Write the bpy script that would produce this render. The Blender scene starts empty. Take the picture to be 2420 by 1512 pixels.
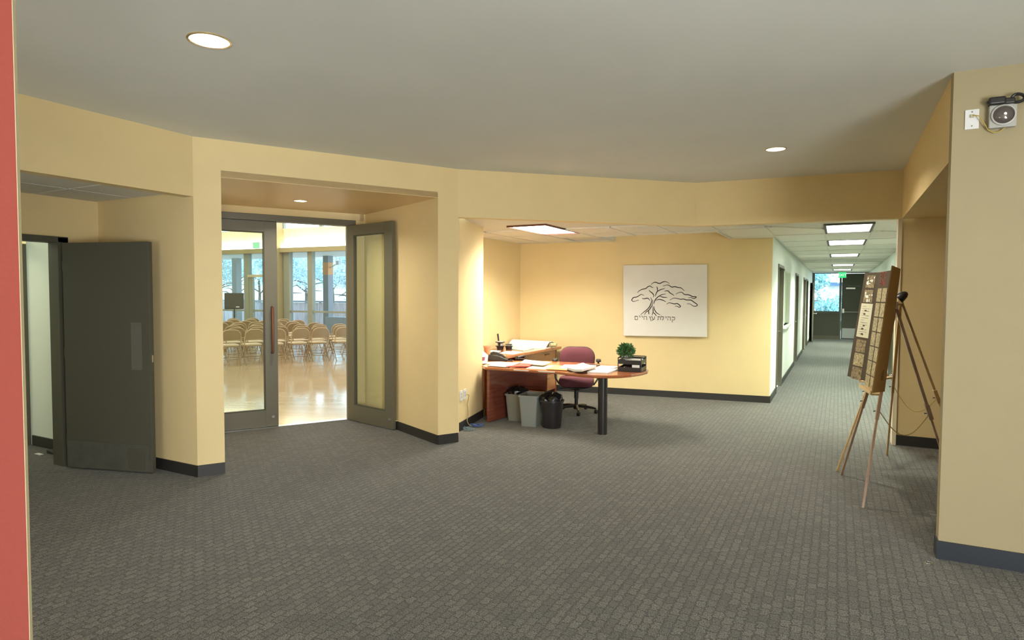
import bpy, bmesh, math, random
import numpy as np
from mathutils import Vector, Matrix
random.seed(7)
K = 0.91            # all lengths below are written in survey units; K turns them into metres
EYE = 1.83
S = bpy.context.scene
COL = S.collection
# ------------------------------------------------------------------ camera
F, YAW, PITCH, ROLL = 1467.68, math.radians(27.690), math.radians(2.362), math.radians(0.281)
cy, sy = math.cos(YAW), math.sin(YAW)
_f = np.array([-sy*math.cos(PITCH), cy*math.cos(PITCH), -math.sin(PITCH)])
_r = np.array([cy, sy, 0.0]); _d = np.cross(_f, _r)
_r2 = math.cos(ROLL)*_r - math.sin(ROLL)*_d
_d2 = math.cos(ROLL)*_d + math.sin(ROLL)*_r
cam = bpy.data.cameras.new('camera'); camo = bpy.data.objects.new('camera', cam); COL.objects.link(camo)
cam.sensor_fit = 'HORIZONTAL'; cam.sensor_width = 36; cam.lens = 36*F/2420
cam.clip_start = 0.02; cam.clip_end = 300
M = Matrix(((_r2[0], -_d2[0], -_f[0], 0), (_r2[1], -_d2[1], -_f[1], 0), (_r2[2], -_d2[2], -_f[2], EYE*K), (0, 0, 0, 1)))
camo.matrix_world = M
S.camera = camo
S.view_settings.view_transform = 'Standard'; S.view_settings.look = 'None'
S.view_settings.exposure = 0.0; S.view_settings.gamma = 1.0
S.view_settings.use_curve_mapping = False
# survey helpers: where the line of sight through a pixel meets a level or an upright plane
def ray(x, y): return _r2*((x-1210)/F) + _d2*((y-756)/F) + _f
def at(x, y, h=0.0):
    d = ray(x, y); t = (h-EYE)/d[2]; return (d[0]*t, d[1]*t, h)
def pl(x, y, a, b):
    d = ray(x, y); nx, ny = -(b[1]-a[1]), b[0]-a[0]
    t = (nx*a[0]+ny*a[1])/(nx*d[0]+ny*d[1]); return (d[0]*t, d[1]*t, EYE+d[2]*t)
# ------------------------------------------------------------------ sky
W = bpy.data.worlds.new('sky'); S.world = W; W.use_nodes = True
nt = W.node_tree; nt.nodes.clear()
wo = nt.nodes.new('ShaderNodeOutputWorld'); bg = nt.nodes.new('ShaderNodeBackground')
tc = nt.nodes.new('ShaderNodeTexCoord'); sp = nt.nodes.new('ShaderNodeSeparateXYZ'); rp = nt.nodes.new('ShaderNodeValToRGB')
nt.links.new(tc.outputs['Generated'], sp.inputs[0]); nt.links.new(sp.outputs['Z'], rp.inputs[0])
rp.color_ramp.elements[0].color = (.80, .92, 1, 1); rp.color_ramp.elements[1].color = (.55, .76, 1, 1)
nt.links.new(rp.outputs[0], bg.inputs[0]); bg.inputs[1].default_value = 5.0
nt.links.new(bg.outputs[0], wo.inputs[0])
# ------------------------------------------------------------------ large lights
def area(name, loc, rot, sx, sy_, power, color=(1, 1, 1), spread=180):
    l = bpy.data.lights.new(name, 'AREA'); l.shape = 'RECTANGLE'; l.size = sx*K; l.size_y = sy_*K
    l.energy = power; l.color = color; l.spread = math.radians(spread)
    o = bpy.data.objects.new(name, l); o.location = [c*K for c in loc]; o.rotation_euler = rot; COL.objects.link(o); return o
R = math.radians
# added unseen fill behind the viewer; side panel gives the light from the right
area('rear_fill', (-3.2, -3.8, 1.2), (R(112), 0, 0), 4.0, 2.0, 105, (.93, .98, 1))
area('right_side_light', (3.9, -1.85, 1.45), (R(110), 0, R(84)), 4.1, 2.7, 960, (.94, .98, 1))
# added hall fill: unseen panels stand in for daylight, outside the view through doors
HALL_FILL = dict(p=420)
LOBBY_CAN = 18
OFFICE_TROFFER = 94
CORR_TROFFER = 84
# ------------------------------------------------------------------ materials
MATS = {}
def mat(name, col, rough=.6, metal=0, noise=0, nscale=8, bump=0, bscale=60, emit=0, alpha=None, spec=.5, coat=0, dots=0):
    if name in MATS: return MATS[name]
    m = bpy.data.materials.new(name); m.use_nodes = True; t = m.node_tree; b = t.nodes['Principled BSDF']
    b.inputs['Base Color'].default_value = (*col, 1); b.inputs['Roughness'].default_value = rough
    b.inputs['Metallic'].default_value = metal; b.inputs['Specular IOR Level'].default_value = spec
    b.inputs['Coat Weight'].default_value = coat
    if emit:
        b.inputs['Emission Color'].default_value = (*col, 1); b.inputs['Emission Strength'].default_value = emit
    tcn = t.nodes.new('ShaderNodeTexCoord')
    if noise:
        n = t.nodes.new('ShaderNodeTexNoise'); n.inputs['Scale'].default_value = nscale; n.inputs['Detail'].default_value = 5
        r = t.nodes.new('ShaderNodeValToRGB'); r.color_ramp.elements[0].position = .3; r.color_ramp.elements[1].position = .7
        r.color_ramp.elements[0].color = (*[c*(1-noise) for c in col], 1); r.color_ramp.elements[1].color = (*[min(1, c*(1+noise)) for c in col], 1)
        t.links.new(tcn.outputs['Object'], n.inputs['Vector']); t.links.new(n.outputs[0], r.inputs[0])
        last = r.outputs[0]
        t.links.new(last, b.inputs['Base Color'])
    if bump:
        n = t.nodes.new('ShaderNodeTexNoise'); n.inputs['Scale'].default_value = bscale; n.inputs['Detail'].default_value = 3
        bp = t.nodes.new('ShaderNodeBump'); bp.inputs['Strength'].default_value = bump; bp.inputs['Distance'].default_value = .004
        t.links.new(tcn.outputs['Object'], n.inputs['Vector']); t.links.new(n.outputs[0], bp.inputs['Height']); t.links.new(bp.outputs[0], b.inputs['Normal'])
    MATS[name] = m; return m
def wood(name, c1, c2, scale=(2, 2, 30), rough=.35, coat=0):
    m = bpy.data.materials.new(name); m.use_nodes = True; t = m.node_tree; b = t.nodes['Principled BSDF']
    tcn = t.nodes.new('ShaderNodeTexCoord'); mp = t.nodes.new('ShaderNodeMapping'); mp.inputs['Scale'].default_value = scale
    n = t.nodes.new('ShaderNodeTexNoise'); n.inputs['Scale'].default_value = 1.5; n.inputs['Detail'].default_value = 6; n.inputs['Distortion'].default_value = .6
    r = t.nodes.new('ShaderNodeValToRGB'); r.color_ramp.elements[0].position = .3; r.color_ramp.elements[1].position = .72
    r.color_ramp.elements[0].color = (*c1, 1); r.color_ramp.elements[1].color = (*c2, 1)
    t.links.new(tcn.outputs['Object'], mp.inputs[0]); t.links.new(mp.outputs[0], n.inputs['Vector']); t.links.new(n.outputs[0], r.inputs[0])
    t.links.new(r.outputs[0], b.inputs['Base Color']); b.inputs['Roughness'].default_value = rough; b.inputs['Coat Weight'].default_value = coat
    return m
def carpet():
    m = bpy.data.materials.new('loop_pile_carpet'); m.use_nodes = True; t = m.node_tree; b = t.nodes['Principled BSDF']; L = t.links.new
    tcn = t.nodes.new('ShaderNodeTexCoord'); n0 = t.nodes.new('ShaderNodeTexNoise'); n0.inputs['Scale'].default_value = 34; n0.inputs['Detail'].default_value = 2
    sc = t.nodes.new('ShaderNodeVectorMath'); sc.operation = 'SCALE'; sc.inputs['Scale'].default_value = .038
    ad = t.nodes.new('ShaderNodeVectorMath'); ad.operation = 'ADD'
    L(tcn.outputs['Object'], n0.inputs['Vector']); L(n0.outputs['Color'], sc.inputs[0]); L(tcn.outputs['Object'], ad.inputs[0]); L(sc.outputs[0], ad.inputs[1])
    mp = t.nodes.new('ShaderNodeMapping'); mp.inputs['Rotation'].default_value = (0, 0, R(90)); L(ad.outputs[0], mp.inputs[0])
    br = t.nodes.new('ShaderNodeTexBrick'); br.offset = .5; br.squash = 1
    br.inputs['Scale'].default_value = 1; br.inputs['Brick Width'].default_value = .074; br.inputs['Row Height'].default_value = .052
    br.inputs['Mortar Size'].default_value = .0075; br.inputs['Mortar Smooth'].default_value = 1.0
    br.inputs['Color1'].default_value = (1, 1, 1, 1); br.inputs['Color2'].default_value = (.56, .56, .56, 1); br.inputs['Mortar'].default_value = (.26, .26, .26, 1)
    L(mp.outputs[0], br.inputs['Vector'])
    n1 = t.nodes.new('ShaderNodeTexNoise'); n1.inputs['Scale'].default_value = 150; n1.inputs['Detail'].default_value = 2; L(tcn.outputs['Object'], n1.inputs['Vector'])
    r1 = t.nodes.new('ShaderNodeValToRGB'); r1.color_ramp.elements[0].position = .36; r1.color_ramp.elements[1].position = .66
    r1.color_ramp.elements[0].color = (.008, .0075, .006, 1); r1.color_ramp.elements[1].color = (.215, .208, .178, 1); L(n1.outputs[0], r1.inputs[0])
    mx = t.nodes.new('ShaderNodeMix'); mx.data_type = 'RGBA'; mx.blend_type = 'MULTIPLY'; mx.inputs[0].default_value = .85
    L(r1.outputs[0], mx.inputs[6]); L(br.outputs['Color'], mx.inputs[7])
    n2 = t.nodes.new('ShaderNodeTexNoise'); n2.inputs['Scale'].default_value = .9; L(tcn.outputs['Object'], n2.inputs['Vector'])
    r2 = t.nodes.new('ShaderNodeValToRGB'); r2.color_ramp.elements[0].color = (.9, .88, .9, 1); r2.color_ramp.elements[1].color = (1.08, 1.1, 1.06, 1); L(n2.outputs[0], r2.inputs[0])
    m2 = t.nodes.new('ShaderNodeMix'); m2.data_type = 'RGBA'; m2.blend_type = 'MULTIPLY'; m2.inputs[0].default_value = 1
    L(mx.outputs[2], m2.inputs[6]); L(r2.outputs[0], m2.inputs[7]); L(m2.outputs[2], b.inputs['Base Color'])
    bp = t.nodes.new('ShaderNodeBump'); bp.inputs['Strength'].default_value = .7; bp.inputs['Distance'].default_value = .006
    L(br.outputs['Color'], bp.inputs['Height']); L(bp.outputs[0], b.inputs['Normal'])
    b.inputs['Roughness'].default_value = .95; b.inputs['Specular IOR Level'].default_value = .1
    b.inputs['Sheen Weight'].default_value = .25
    return m
def hall_floor():
    m = bpy.data.materials.new('maple_strip_floor'); m.use_nodes = True; t = m.node_tree; b = t.nodes['Principled BSDF']; L = t.links.new
    tcn = t.nodes.new('ShaderNodeTexCoord'); mp = t.nodes.new('ShaderNodeMapping'); mp.inputs['Rotation'].default_value = (0, 0, R(-20)); L(tcn.outputs['Object'], mp.inputs[0])
    br = t.nodes.new('ShaderNodeTexBrick'); br.inputs['Scale'].default_value = 1; br.inputs['Brick Width'].default_value = 1.6; br.inputs['Row Height'].default_value = .085
    br.inputs['Mortar Size'].default_value = .0015; br.inputs['Color1'].default_value = (.72, .54, .33, 1); br.inputs['Color2'].default_value = (.82, .64, .42, 1); br.inputs['Mortar'].default_value = (.5, .34, .18, 1)
    L(mp.outputs[0], br.inputs['Vector']); L(br.outputs['Color'], b.inputs['Base Color'])
    n = t.nodes.new('ShaderNodeTexNoise'); n.inputs['Scale'].default_value = 3; mr = t.nodes.new('ShaderNodeMapRange'); mr.inputs[3].default_value = .10; mr.inputs[4].default_value = .24
    L(tcn.outputs['Object'], n.inputs['Vector']); L(n.outputs[0], mr.inputs[0]); L(mr.outputs[0], b.inputs['Roughness'])
    b.inputs['Coat Weight'].default_value = 1; b.inputs['Coat Roughness'].default_value = .10
    return m
def glass(name, tint=(1, 1, 1), refl=.08):
    m = bpy.data.materials.new(name); m.use_nodes = True; t = m.node_tree; t.nodes.clear(); L = t.links.new
    o = t.nodes.new('ShaderNodeOutputMaterial'); mx = t.nodes.new('ShaderNodeMixShader'); tr = t.nodes.new('ShaderNodeBsdfTransparent'); gl = t.nodes.new('ShaderNodeBsdfGlossy')
    tr.inputs[0].default_value = (*tint, 1); gl.inputs['Roughness'].default_value = .02
    lw = t.nodes.new('ShaderNodeLayerWeight'); lw.inputs[0].default_value = .25
    mr = t.nodes.new('ShaderNodeMapRange'); mr.inputs[3].default_value = .02; mr.inputs[4].default_value = .25; L(lw.outputs['Fresnel'], mr.inputs[0])
    L(mr.outputs[0], mx.inputs[0]); L(tr.outputs[0], mx.inputs[1]); L(gl.outputs[0], mx.inputs[2]); L(mx.outputs[0], o.inputs[0])
    return m
WALLC = (.76, .60, .315)
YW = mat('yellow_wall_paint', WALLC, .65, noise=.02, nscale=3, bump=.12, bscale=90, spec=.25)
TAN = mat('shaded_beige_paint', (.385, .325, .195), .65, noise=.02, nscale=3, bump=.12, bscale=90, spec=.25)  # beige darkened to stand in for the dimmer light on the right wall
CEIL = mat('grey_ceiling_paint', (.74, .745, .69), .8, noise=.03, nscale=1.2, bump=.1, bscale=120, spec=.2)
RED = mat('brick_red_paint', (.205, .045, .034), .75, spec=.1, bump=.25, bscale=70)
WHITEW = mat('white_wall_paint', (.80, .84, .76), .6, bump=.05)
BASE = mat('dark_rubber_baseboard', (.026, .024, .022), .45)
CARPET = carpet(); MAPLE = hall_floor()
GREYD = mat('grey_green_door_paint', (.090, .086, .062), .6, bump=.05, spec=.2)
OLIVE = mat('olive_grey_metal_paint', (.120, .110, .072), .4, bump=.04)
PLATE = mat('dull_steel_plate', (.165, .165, .14), .42, metal=.4)
KICK = mat('scuffed_kick_plate', (.115, .114, .092), .4, metal=.2, noise=.12, nscale=9)
BRONZE = mat('bronze_pull', (.17, .07, .04), .35, metal=.5)
CHROME = mat('chrome', (.7, .7, .68), .2, metal=1)
GLASS = glass('clear_glass', (.96, 1, .97)); WGLASS = glass('window_glass', (.93, .98, 1))
TILE = mat('white_ceiling_tile', (.74, .72, .64), .85, noise=.03, nscale=30, bump=.2, bscale=200, spec=.1)
GRID = mat('ceiling_grid_bar', (.62, .60, .53), .6)
PLASTER = mat('soffit_yellow_paint', (.74, .52, .26), .35)
WHITEP = mat('white_plastic', (.78, .78, .78), .4)
BLACKP = mat('black_plastic', (.018, .017, .016), .35)
BLACKM = mat('black_metal', (.022, .020, .018), .3)
CHERRY = wood('cherry_wood', (.150, .038, .023), (.215, .060, .032), (1.5, 1.5, 22), .22, .4)
CHERRYTOP = wood('cherry_desk_top', (.34, .105, .04), (.43, .150, .060), (3, 16, 3), .2, .5)
PAPER = mat('white_paper', (.86, .85, .80), .7); CREAM = mat('cream_paper', (.85, .76, .50), .7)
ORANGE = mat('orange_folder', (.85, .45, .10), .6); REDF = mat('red_folder', (.72, .08, .05), .5)
TEAL = mat('pale_teal_paper', (.50, .74, .66), .7); BLUEP = mat('pale_blue_paper', (.62, .82, .88), .7); INK = mat('grey_print', (.30, .30, .32), .8)
BURG = mat('burgundy_fabric', (.105, .022, .030), .85, noise=.12, nscale=60, bump=.3, bscale=300)
GREYBIN = mat('grey_bin_plastic', (.23, .245, .225), .45); TANBIN = mat('taupe_bin_plastic', (.20, .19, .15), .45); BLACKBIN = mat('black_bin_plastic', (.022, .018, .020), .28)
BAG = mat('black_bin_bag', (.012, .012, .012), .25); EMIT = mat('lamp_diffuser', (1, .98, .95), .4, emit=9)
EMITC = mat('corridor_diffuser', (1, 1, 1), .4, emit=7)
BRASS = mat('brass_trim', (.72, .58, .32), .25, metal=.8)
LEAF = mat('plant_leaf', (.045, .135, .03), .5, noise=.5, nscale=60)
EASELW = wood('varnished_pine', (.50, .32, .13), (.62, .42, .19), (10, 10, 3), .3, .3)
EASELP = wood('walnut_stained_pine', (.33, .20, .13), (.45, .29, .20), (10, 10, 3), .3, .3)
BOARDF = mat('black_display_card', (.055, .042, .028), .6); BOARDB = mat('brown_card_back', (.44, .26, .09), .7, noise=.06, nscale=20)
PHOTO = mat('monochrome_photo', (.20, .165, .10), .35, noise=.85, nscale=45)
PHOTO2 = mat('pale_monochrome_photo', (.36, .32, .19), .35, noise=.7, nscale=55)
REDINK = mat('red_lettering', (.27, .045, .04), .6)
CHAIRF = mat('highlighted_beige_tube', (.42, .32, .20), .35); CHAIRM = mat('beige_painted_steel', (.225, .168, .092), .35); CHAIRP = mat('beige_seat_pad', (.50, .42, .29), .6)  # tube colour lightened to stand in for edge highlights on the chair frames
SPK = mat('dark_speaker_cloth', (.055, .058, .048), .7, noise=.2, nscale=80)
ALU = mat('grey_green_window_metal', (.28, .30, .25), .4); BEAM = mat('olive_beam_paint', (.36, .31, .17), .5)
VAL = mat('pale_yellow_panel', (.84, .79, .56), .6); FENCEM = wood('weathered_fence_wood', (.34, .32, .34), (.62, .60, .66), (3, 3, .6), .8)
EXTG = mat('outdoor_paving', (.42, .42, .42), .8, noise=.1); CANOPY = mat('canopy_paint', (.62, .70, .74), .6)
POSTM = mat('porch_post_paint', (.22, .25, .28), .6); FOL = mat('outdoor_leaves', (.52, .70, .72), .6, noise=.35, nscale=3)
BARK = mat('tree_bark', (.12, .10, .08), .8); BLDG = mat('pale_stucco', (.66, .68, .60), .8); ROOFB = mat('blue_grey_roof', (.08, .16, .26), .6)
GREENS = mat('exit_sign_green', (.02, .62, .20), .4, emit=.8); SIGNW = mat('exit_letters', (.9, 1, .9), .4, emit=1.0)
CANVAS = mat('white_canvas', (.74, .72, .66), .8, noise=.02, nscale=5, bump=.2, bscale=260); BRUSH = mat('black_brush_ink', (.022, .018, .014), .7)
YCORD = mat('yellow_cord', (.50, .38, .08), .5); BLUEC = mat('blue_network_cable', (.08, .13, .30), .4); TEALC = mat('grey_teal_cable', (.16, .24, .26), .4)
PINK = mat('terracotta_pot', (.62, .30, .16), .6)
GREYS = mat('grey_siren_housing', (.42, .42, .39), .4); SMOKE = mat('smoky_dome', (.10, .085, .08), .15, coat=.6)
# ------------------------------------------------------------------ mesh building
ORG = {}
class MB:
    def __init__(s): s.v = []; s.f = []
    def add(s, vs, fs):
        o = len(s.v); s.v += [tuple(map(float, v)) for v in vs]; s.f += [[i+o for i in f] for f in fs]; return s
    def box(s, x0, x1, y0, y1, z0, z1):
        return s.add([(x0,y0,z0),(x1,y0,z0),(x1,y1,z0),(x0,y1,z0),(x0,y0,z1),(x1,y0,z1),(x1,y1,z1),(x0,y1,z1)],
            [(0,3,2,1),(4,5,6,7),(0,1,5,4),(1,2,6,5),(2,3,7,6),(3,0,4,7)])
    def prism(s, poly, z0, z1):
        a = sum(poly[i][0]*poly[(i+1)%len(poly)][1]-poly[(i+1)%len(poly)][0]*poly[i][1] for i in range(len(poly)))
        if a < 0: poly = poly[::-1]
        n = len(poly)
        return s.add([(x,y,z0) for x,y in poly]+[(x,y,z1) for x,y in poly], [tuple(range(n))[::-1], tuple(range(n,2*n))]+[(i,(i+1)%n,n+(i+1)%n,n+i) for i in range(n)])
    def wall(s, a, b, z0, z1, th):      # upright slab on the line a-b, th>0 thickens to the left of a->b
        dx, dy = b[0]-a[0], b[1]-a[1]; l = math.hypot(dx, dy); nx, ny = -dy/l*th, dx/l*th
        return s.prism([a, b, (b[0]+nx, b[1]+ny), (a[0]+nx, a[1]+ny)], z0, z1)
    def loft(s, rings, cap=True, closed=True):
        n = len(rings[0]); o = len(s.v)
        for r in rings: s.v += [tuple(map(float, p)) for p in r]
        for k in range(len(rings)-1):
            for i in range(n if closed else n-1):
                s.f.append([o+k*n+i, o+k*n+(i+1)%n, o+(k+1)*n+(i+1)%n, o+(k+1)*n+i])
        if cap: s.f.append([o+i for i in range(n)][::-1]); s.f.append([o+(len(rings)-1)*n+i for i in range(n)])
        return s
    def tube(s, pts, r, n=8, closed=False):
        P = [Vector(p) for p in pts]; rings = []
        rs = r if isinstance(r, (list, tuple)) else [r]*len(P)
        up = None
        for i, p in enumerate(P):
            d = (P[min(i+1, len(P)-1)]-P[max(i-1, 0)]).normalized() if not closed else (P[(i+1) % len(P)]-P[i-1]).normalized()
            if up is None: up = Vector((0, 0, 1)) if abs(d.z) < .9 else Vector((1, 0, 0))
            a = d.cross(up).normalized(); b = d.cross(a).normalized(); up = -b if abs(d.dot(b)) < .9 else up
            up = a.cross(d) if True else up
            rings.append([p+(a*math.cos(t)+b*math.sin(t))*rs[i] for t in [2*math.pi*k/n for k in range(n)]])
        if closed: rings.append(rings[0])
        return s.loft(rings, cap=not closed)
    def cyl(s, p0, p1, r0, r1=None, n=16): return s.tube([p0, p1], [r0, r0 if r1 is None else r1], n)
    def lathe(s, prof, c, n=24, cap=True):
        return s.loft([[(c[0]+r*math.cos(t), c[1]+r*math.sin(t), c[2]+z) for t in [2*math.pi*k/n for k in range(n)]] for r, z in prof], cap)
    def quad(s, a, b, c, d, th=.002, n=None):    # thin sheet with thickness
        a, b, c, d = map(Vector, (a, b, c, d)); n = n or (b-a).cross(d-a).normalized(); o = Vector(n)*th
        return s.add([a, b, c, d, a+o, b+o, c+o, d+o], [(0,3,2,1),(4,5,6,7),(0,1,5,4),(1,2,6,5),(2,3,7,6),(3,0,4,7)])
    def bar(s, p0, p1, w, h, up=(0, 0, 1)):      # square bar
        p0, p1 = Vector(p0), Vector(p1); d = (p1-p0).normalized(); a = d.cross(Vector(up)).normalized()*w/2; b = d.cross(a).normalized()*h/2
        return s.loft([[p-a-b, p+a-b, p+a+b, p-a+b] for p in (p0, p1)])
def patch(a, b, c, d, n, u0, u1, v0, v1, o0, o1, k=8):
    a, b, c, d = map(Vector, (a, b, c, d)); mb = MB(); g = lambda u, v, o: a.lerp(b, u).lerp(d.lerp(c, u), v)+Vector(n)*o
    for i in range(k):
        t0, t1 = v0+(v1-v0)*i/k, v0+(v1-v0)*(i+1)/k
        if i == 0: r0 = [g(u0, t0, o0), g(u1, t0, o0), g(u1, t0, o1), g(u0, t0, o1)]; rings = [r0]
        rings.append([g(u0, t1, o0), g(u1, t1, o0), g(u1, t1, o1), g(u0, t1, o1)])
    return mb.loft(rings)
def finish(o, smooth, bevel):
    if smooth:
        for p in o.data.polygons: p.use_smooth = True
        o.data.set_sharp_from_angle(angle=R(38))
    if bevel:
        b = o.modifiers.new('bevel', 'BEVEL'); b.width = bevel*K; b.segments = 3; b.limit_method = 'ANGLE'; b.angle_limit = R(40)
def mk(name, mb, m, parent=None, org=None, smooth=False, bevel=0, **props):
    if parent is not None: org = ORG[parent.name]
    elif org is None: org = (0, 0, 0)
    me = bpy.data.meshes.new(name); me.from_pydata([((v[0]-org[0])*K, (v[1]-org[1])*K, (v[2]-org[2])*K) for v in mb.v], [], mb.f)
    b = bmesh.new(); b.from_mesh(me); bmesh.ops.recalc_face_normals(b, faces=b.faces); b.to_mesh(me); b.free()
    for mm in (m if isinstance(m, (list, tuple)) else [m]): me.materials.append(mm)
    o = bpy.data.objects.new(name, me); COL.objects.link(o)
    if parent is not None: o.parent = parent
    else: o.location = [c*K for c in org]
    ORG[o.name] = org; finish(o, smooth, bevel)
    for k, v in props.items(): o[k] = v
    return o
def thing(name, label, cat, loc=(0, 0, 0), group=None, kind=None):
    o = bpy.data.objects.new(name, None); COL.objects.link(o); o.location = [c*K for c in loc]; o.empty_display_size = .1
    ORG[o.name] = loc
    if label: o['label'] = label
    if cat: o['category'] = cat
    if group: o['group'] = group
    if kind: o['kind'] = kind
    return o
def one(name, mb, m, label, cat, org, group=None, **kw):
    o = mk(name, mb, m, org=org, **kw); o['label'] = label; o['category'] = cat
    if group: o['group'] = group
    return o
def st(name, mb, m, label=None, cat='wall', **kw):
    o = mk(name, mb, m, **kw); o['kind'] = 'structure'; o['label'] = label or name.replace('_', ' '); o['category'] = cat; return o
def dup(root, loc, rotz, label, group=None):
    r = root.copy(); COL.objects.link(r); r.location = loc; r.rotation_euler = (0, 0, rotz); r['label'] = label
    if group: r['group'] = group
    for ch in list(root.children):
        c = ch.copy(); COL.objects.link(c); c.parent = r
        for g in ch.children:
            d = g.copy(); COL.objects.link(d); d.parent = c
    return r
def base_strip(mb, a, b, side=1, th=.012, h=.115): mb.wall(a, b, 0, h, th*side)
# ------------------------------------------------------------------ setting: lobby shell
CH, SOF, TZ = 3.35, 2.77, 2.80
HB0, HB1 = (-7.30, 5.14), (-6.27, 6.84)        # double door line
e = (.5087, .861); nrm = (-.861, .5087)        # along / into the hall
O2 = (-6.78, 6.03)
def hp(s_, t_): return (O2[0]+s_*e[0]+t_*nrm[0], O2[1]+s_*e[1]+t_*nrm[1])
fl = MB().prism([(-5.6, -4), (4, -4), (4, 10), (1.15, 10), (1.1, 30.2), (-1.05, 30.2), (-1.05, 12), (-5.6, 11.6), (-6.6, 7.4), (-6.27, 6.84), (-7.38, 5.0), (-7.4, 4.1), (-10.5, 4.1), (-10.5, 0), (-5.6, 0)], -.06, 0)
st('floor', fl, CARPET, 'dark grey patterned loop pile carpet of lobby and corridor', 'floor')
hf = MB().prism([hp(-1.45, -.0), hp(1.3, -.0), hp(14, 27), hp(-5, 27)], -.07, -.002)
st('floor_hall', hf, MAPLE, 'glossy maple strip floor of the hall beyond the glass doors', 'floor')
one('door_threshold', MB().prism([hp(-1.1, -.05), hp(.97, -.05), hp(.97, .07), hp(-1.1, .07)], -.0, .008), CHROME, 'bright metal threshold strip below the glass double doors', 'threshold', (*hp(0, 0), 0))
st('ceiling', MB().prism([(-5.75, -4), (4, -4), (4, 5.3), (.75, 5.3), (.75, 9.0), (-1.74, 8.85), (-4.3, 6.6), (-5.75, 4.1)], CH, CH+.1), CEIL, 'smooth grey ceiling over the lobby', 'ceiling')
# left wall with the open recess
wl = MB().wall((-5.6, .9), (-5.6, 3.97), SOF, CH, .13).box(-5.75, -5.6, -4, .9, 0, CH)
st('wall_left', wl, YW, 'yellow bulkhead over the recess with the grey door', 'wall')
p1 = MB().prism([(-5.6, 3.96), (-5.475, 4.175), (-7.33, 5.08), (-7.33, 3.96)], 0, CH)
st('wall_pier_left', p1, YW, 'yellow pier between grey door and glass double doors', 'wall')
a1, b1 = (-5.475, 4.175), (-4.27, 6.215)
st('wall_over_doors', MB().wall(a1, b1, 2.985, CH, .3), YW, 'yellow wall strip over the double door recess', 'wall')
st('ceiling_door_recess', MB().prism([a1, b1, (-6.05, 7.2), (-7.4, 5.0)], 2.98, 3.05), PLASTER, 'low glossy yellow ceiling of the double door recess', 'ceiling')
p2 = MB().prism([b1, (-4.135, 6.455), (-4.44, 6.955), (-4.655, 7.95), (-5.45, 7.95), (-6.17, 7.08)], 0, CH)
st('wall_pier_middle', p2, YW, 'yellow pier between the double doors and the reception desk', 'wall')
# wall around the double doors
wd = MB().wall(hp(-1.25, 0), hp(1.3, 0), 2.885, 3.06, .16).wall(hp(1.01, 0), hp(1.4, 0), 0, 3.0, .16).wall(hp(-1.45, 0), hp(-1.13, 0), 0, 3.0, .16)
st('wall_door_recess', wd, YW, 'yellow wall framing the glass double doors', 'wall')
# bulkheads round the office opening
st('wall_bulkhead_middle', MB().wall((-4.135, 6.455), (-1.735, 8.665), SOF, CH, .13), YW, 'yellow slanting bulkhead over the reception desk', 'wall')
st('wall_bulkhead_right', MB().wall((-1.735, 8.665), (.66, 8.85), SOF, CH, .13), YW, 'yellow bulkhead over the corridor entrance', 'wall')
wr = MB().box(.66, .80, 5.30, 8.9, 2.765, CH)
st('wall_bulkhead_side', wr, YW, 'yellow bulkhead over the recess behind the easels', 'wall')
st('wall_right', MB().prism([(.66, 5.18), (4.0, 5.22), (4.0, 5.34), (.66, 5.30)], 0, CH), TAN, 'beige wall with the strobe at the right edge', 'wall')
st('wall_recess_right', MB().box(.67, 3.2, 8.93, 9.08, 0, SOF), YW, 'dark yellow end wall of the recess behind the easels', 'wall')
st('wall_recess_side', MB().box(3.1, 3.2, 5.3, 9.0, 0, SOF), YW, 'yellow far side of the recess behind the easels', 'wall')
st('ceiling_recess_right', MB().box(.80, 3.2, 5.30, 9.05, 2.765, SOF+.06), YW, 'low yellow ceiling of the recess behind the easels', 'ceiling')
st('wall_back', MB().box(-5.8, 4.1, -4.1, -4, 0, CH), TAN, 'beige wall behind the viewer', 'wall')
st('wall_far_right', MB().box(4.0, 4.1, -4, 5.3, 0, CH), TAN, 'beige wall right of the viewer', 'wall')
ex, ey = -1.56, .692
st('wall_red', MB().prism([(ex, ey), (ex-1.6, ey-.55), (ex-1.6, ey-.40), (ex-.012, ey+.0095)], 0, CH), RED, 'brick red wall end at the left edge', 'wall')
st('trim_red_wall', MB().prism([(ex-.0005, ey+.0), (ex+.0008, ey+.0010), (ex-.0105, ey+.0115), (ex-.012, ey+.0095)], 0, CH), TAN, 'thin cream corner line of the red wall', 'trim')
# grey door recess
st('wall_recess_back', MB().box(-7.34, -7.22, .9, 2.52, 0, 2.9).box(-7.34, -7.22, 2.52, 3.62, 2.40, 2.9).box(-7.34, -7.22, 3.62, 3.97, 0, 2.9), YW, 'yellow wall round the grey door', 'wall')
st('wall_recess_left', MB().box(-7.3, -5.6, .8, .9, 0, 2.9), YW, 'yellow side wall of the grey door recess', 'wall')
c1 = st('ceiling_left_recess', MB().box(-7.3, -5.7, .9, 3.97, 2.83, 2.9), GRID, 'tiled ceiling of the grey door recess', 'ceiling')
for i in range(3):
    for j in range(3):
        x0 = -7.21+i*.67; x1 = min(x0+.65, -5.74); y1 = 3.94-j*1.33 if j else 3.94; y1 = 3.94-.62-(j-1)*1.33 if j else 3.94; y0 = y1-(1.31 if j else .60)
        if x1 > x0: mk('ceiling_tile', MB().box(x0, x1, max(y0, .92), y1, 2.818, 2.835), TILE, c1)
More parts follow.
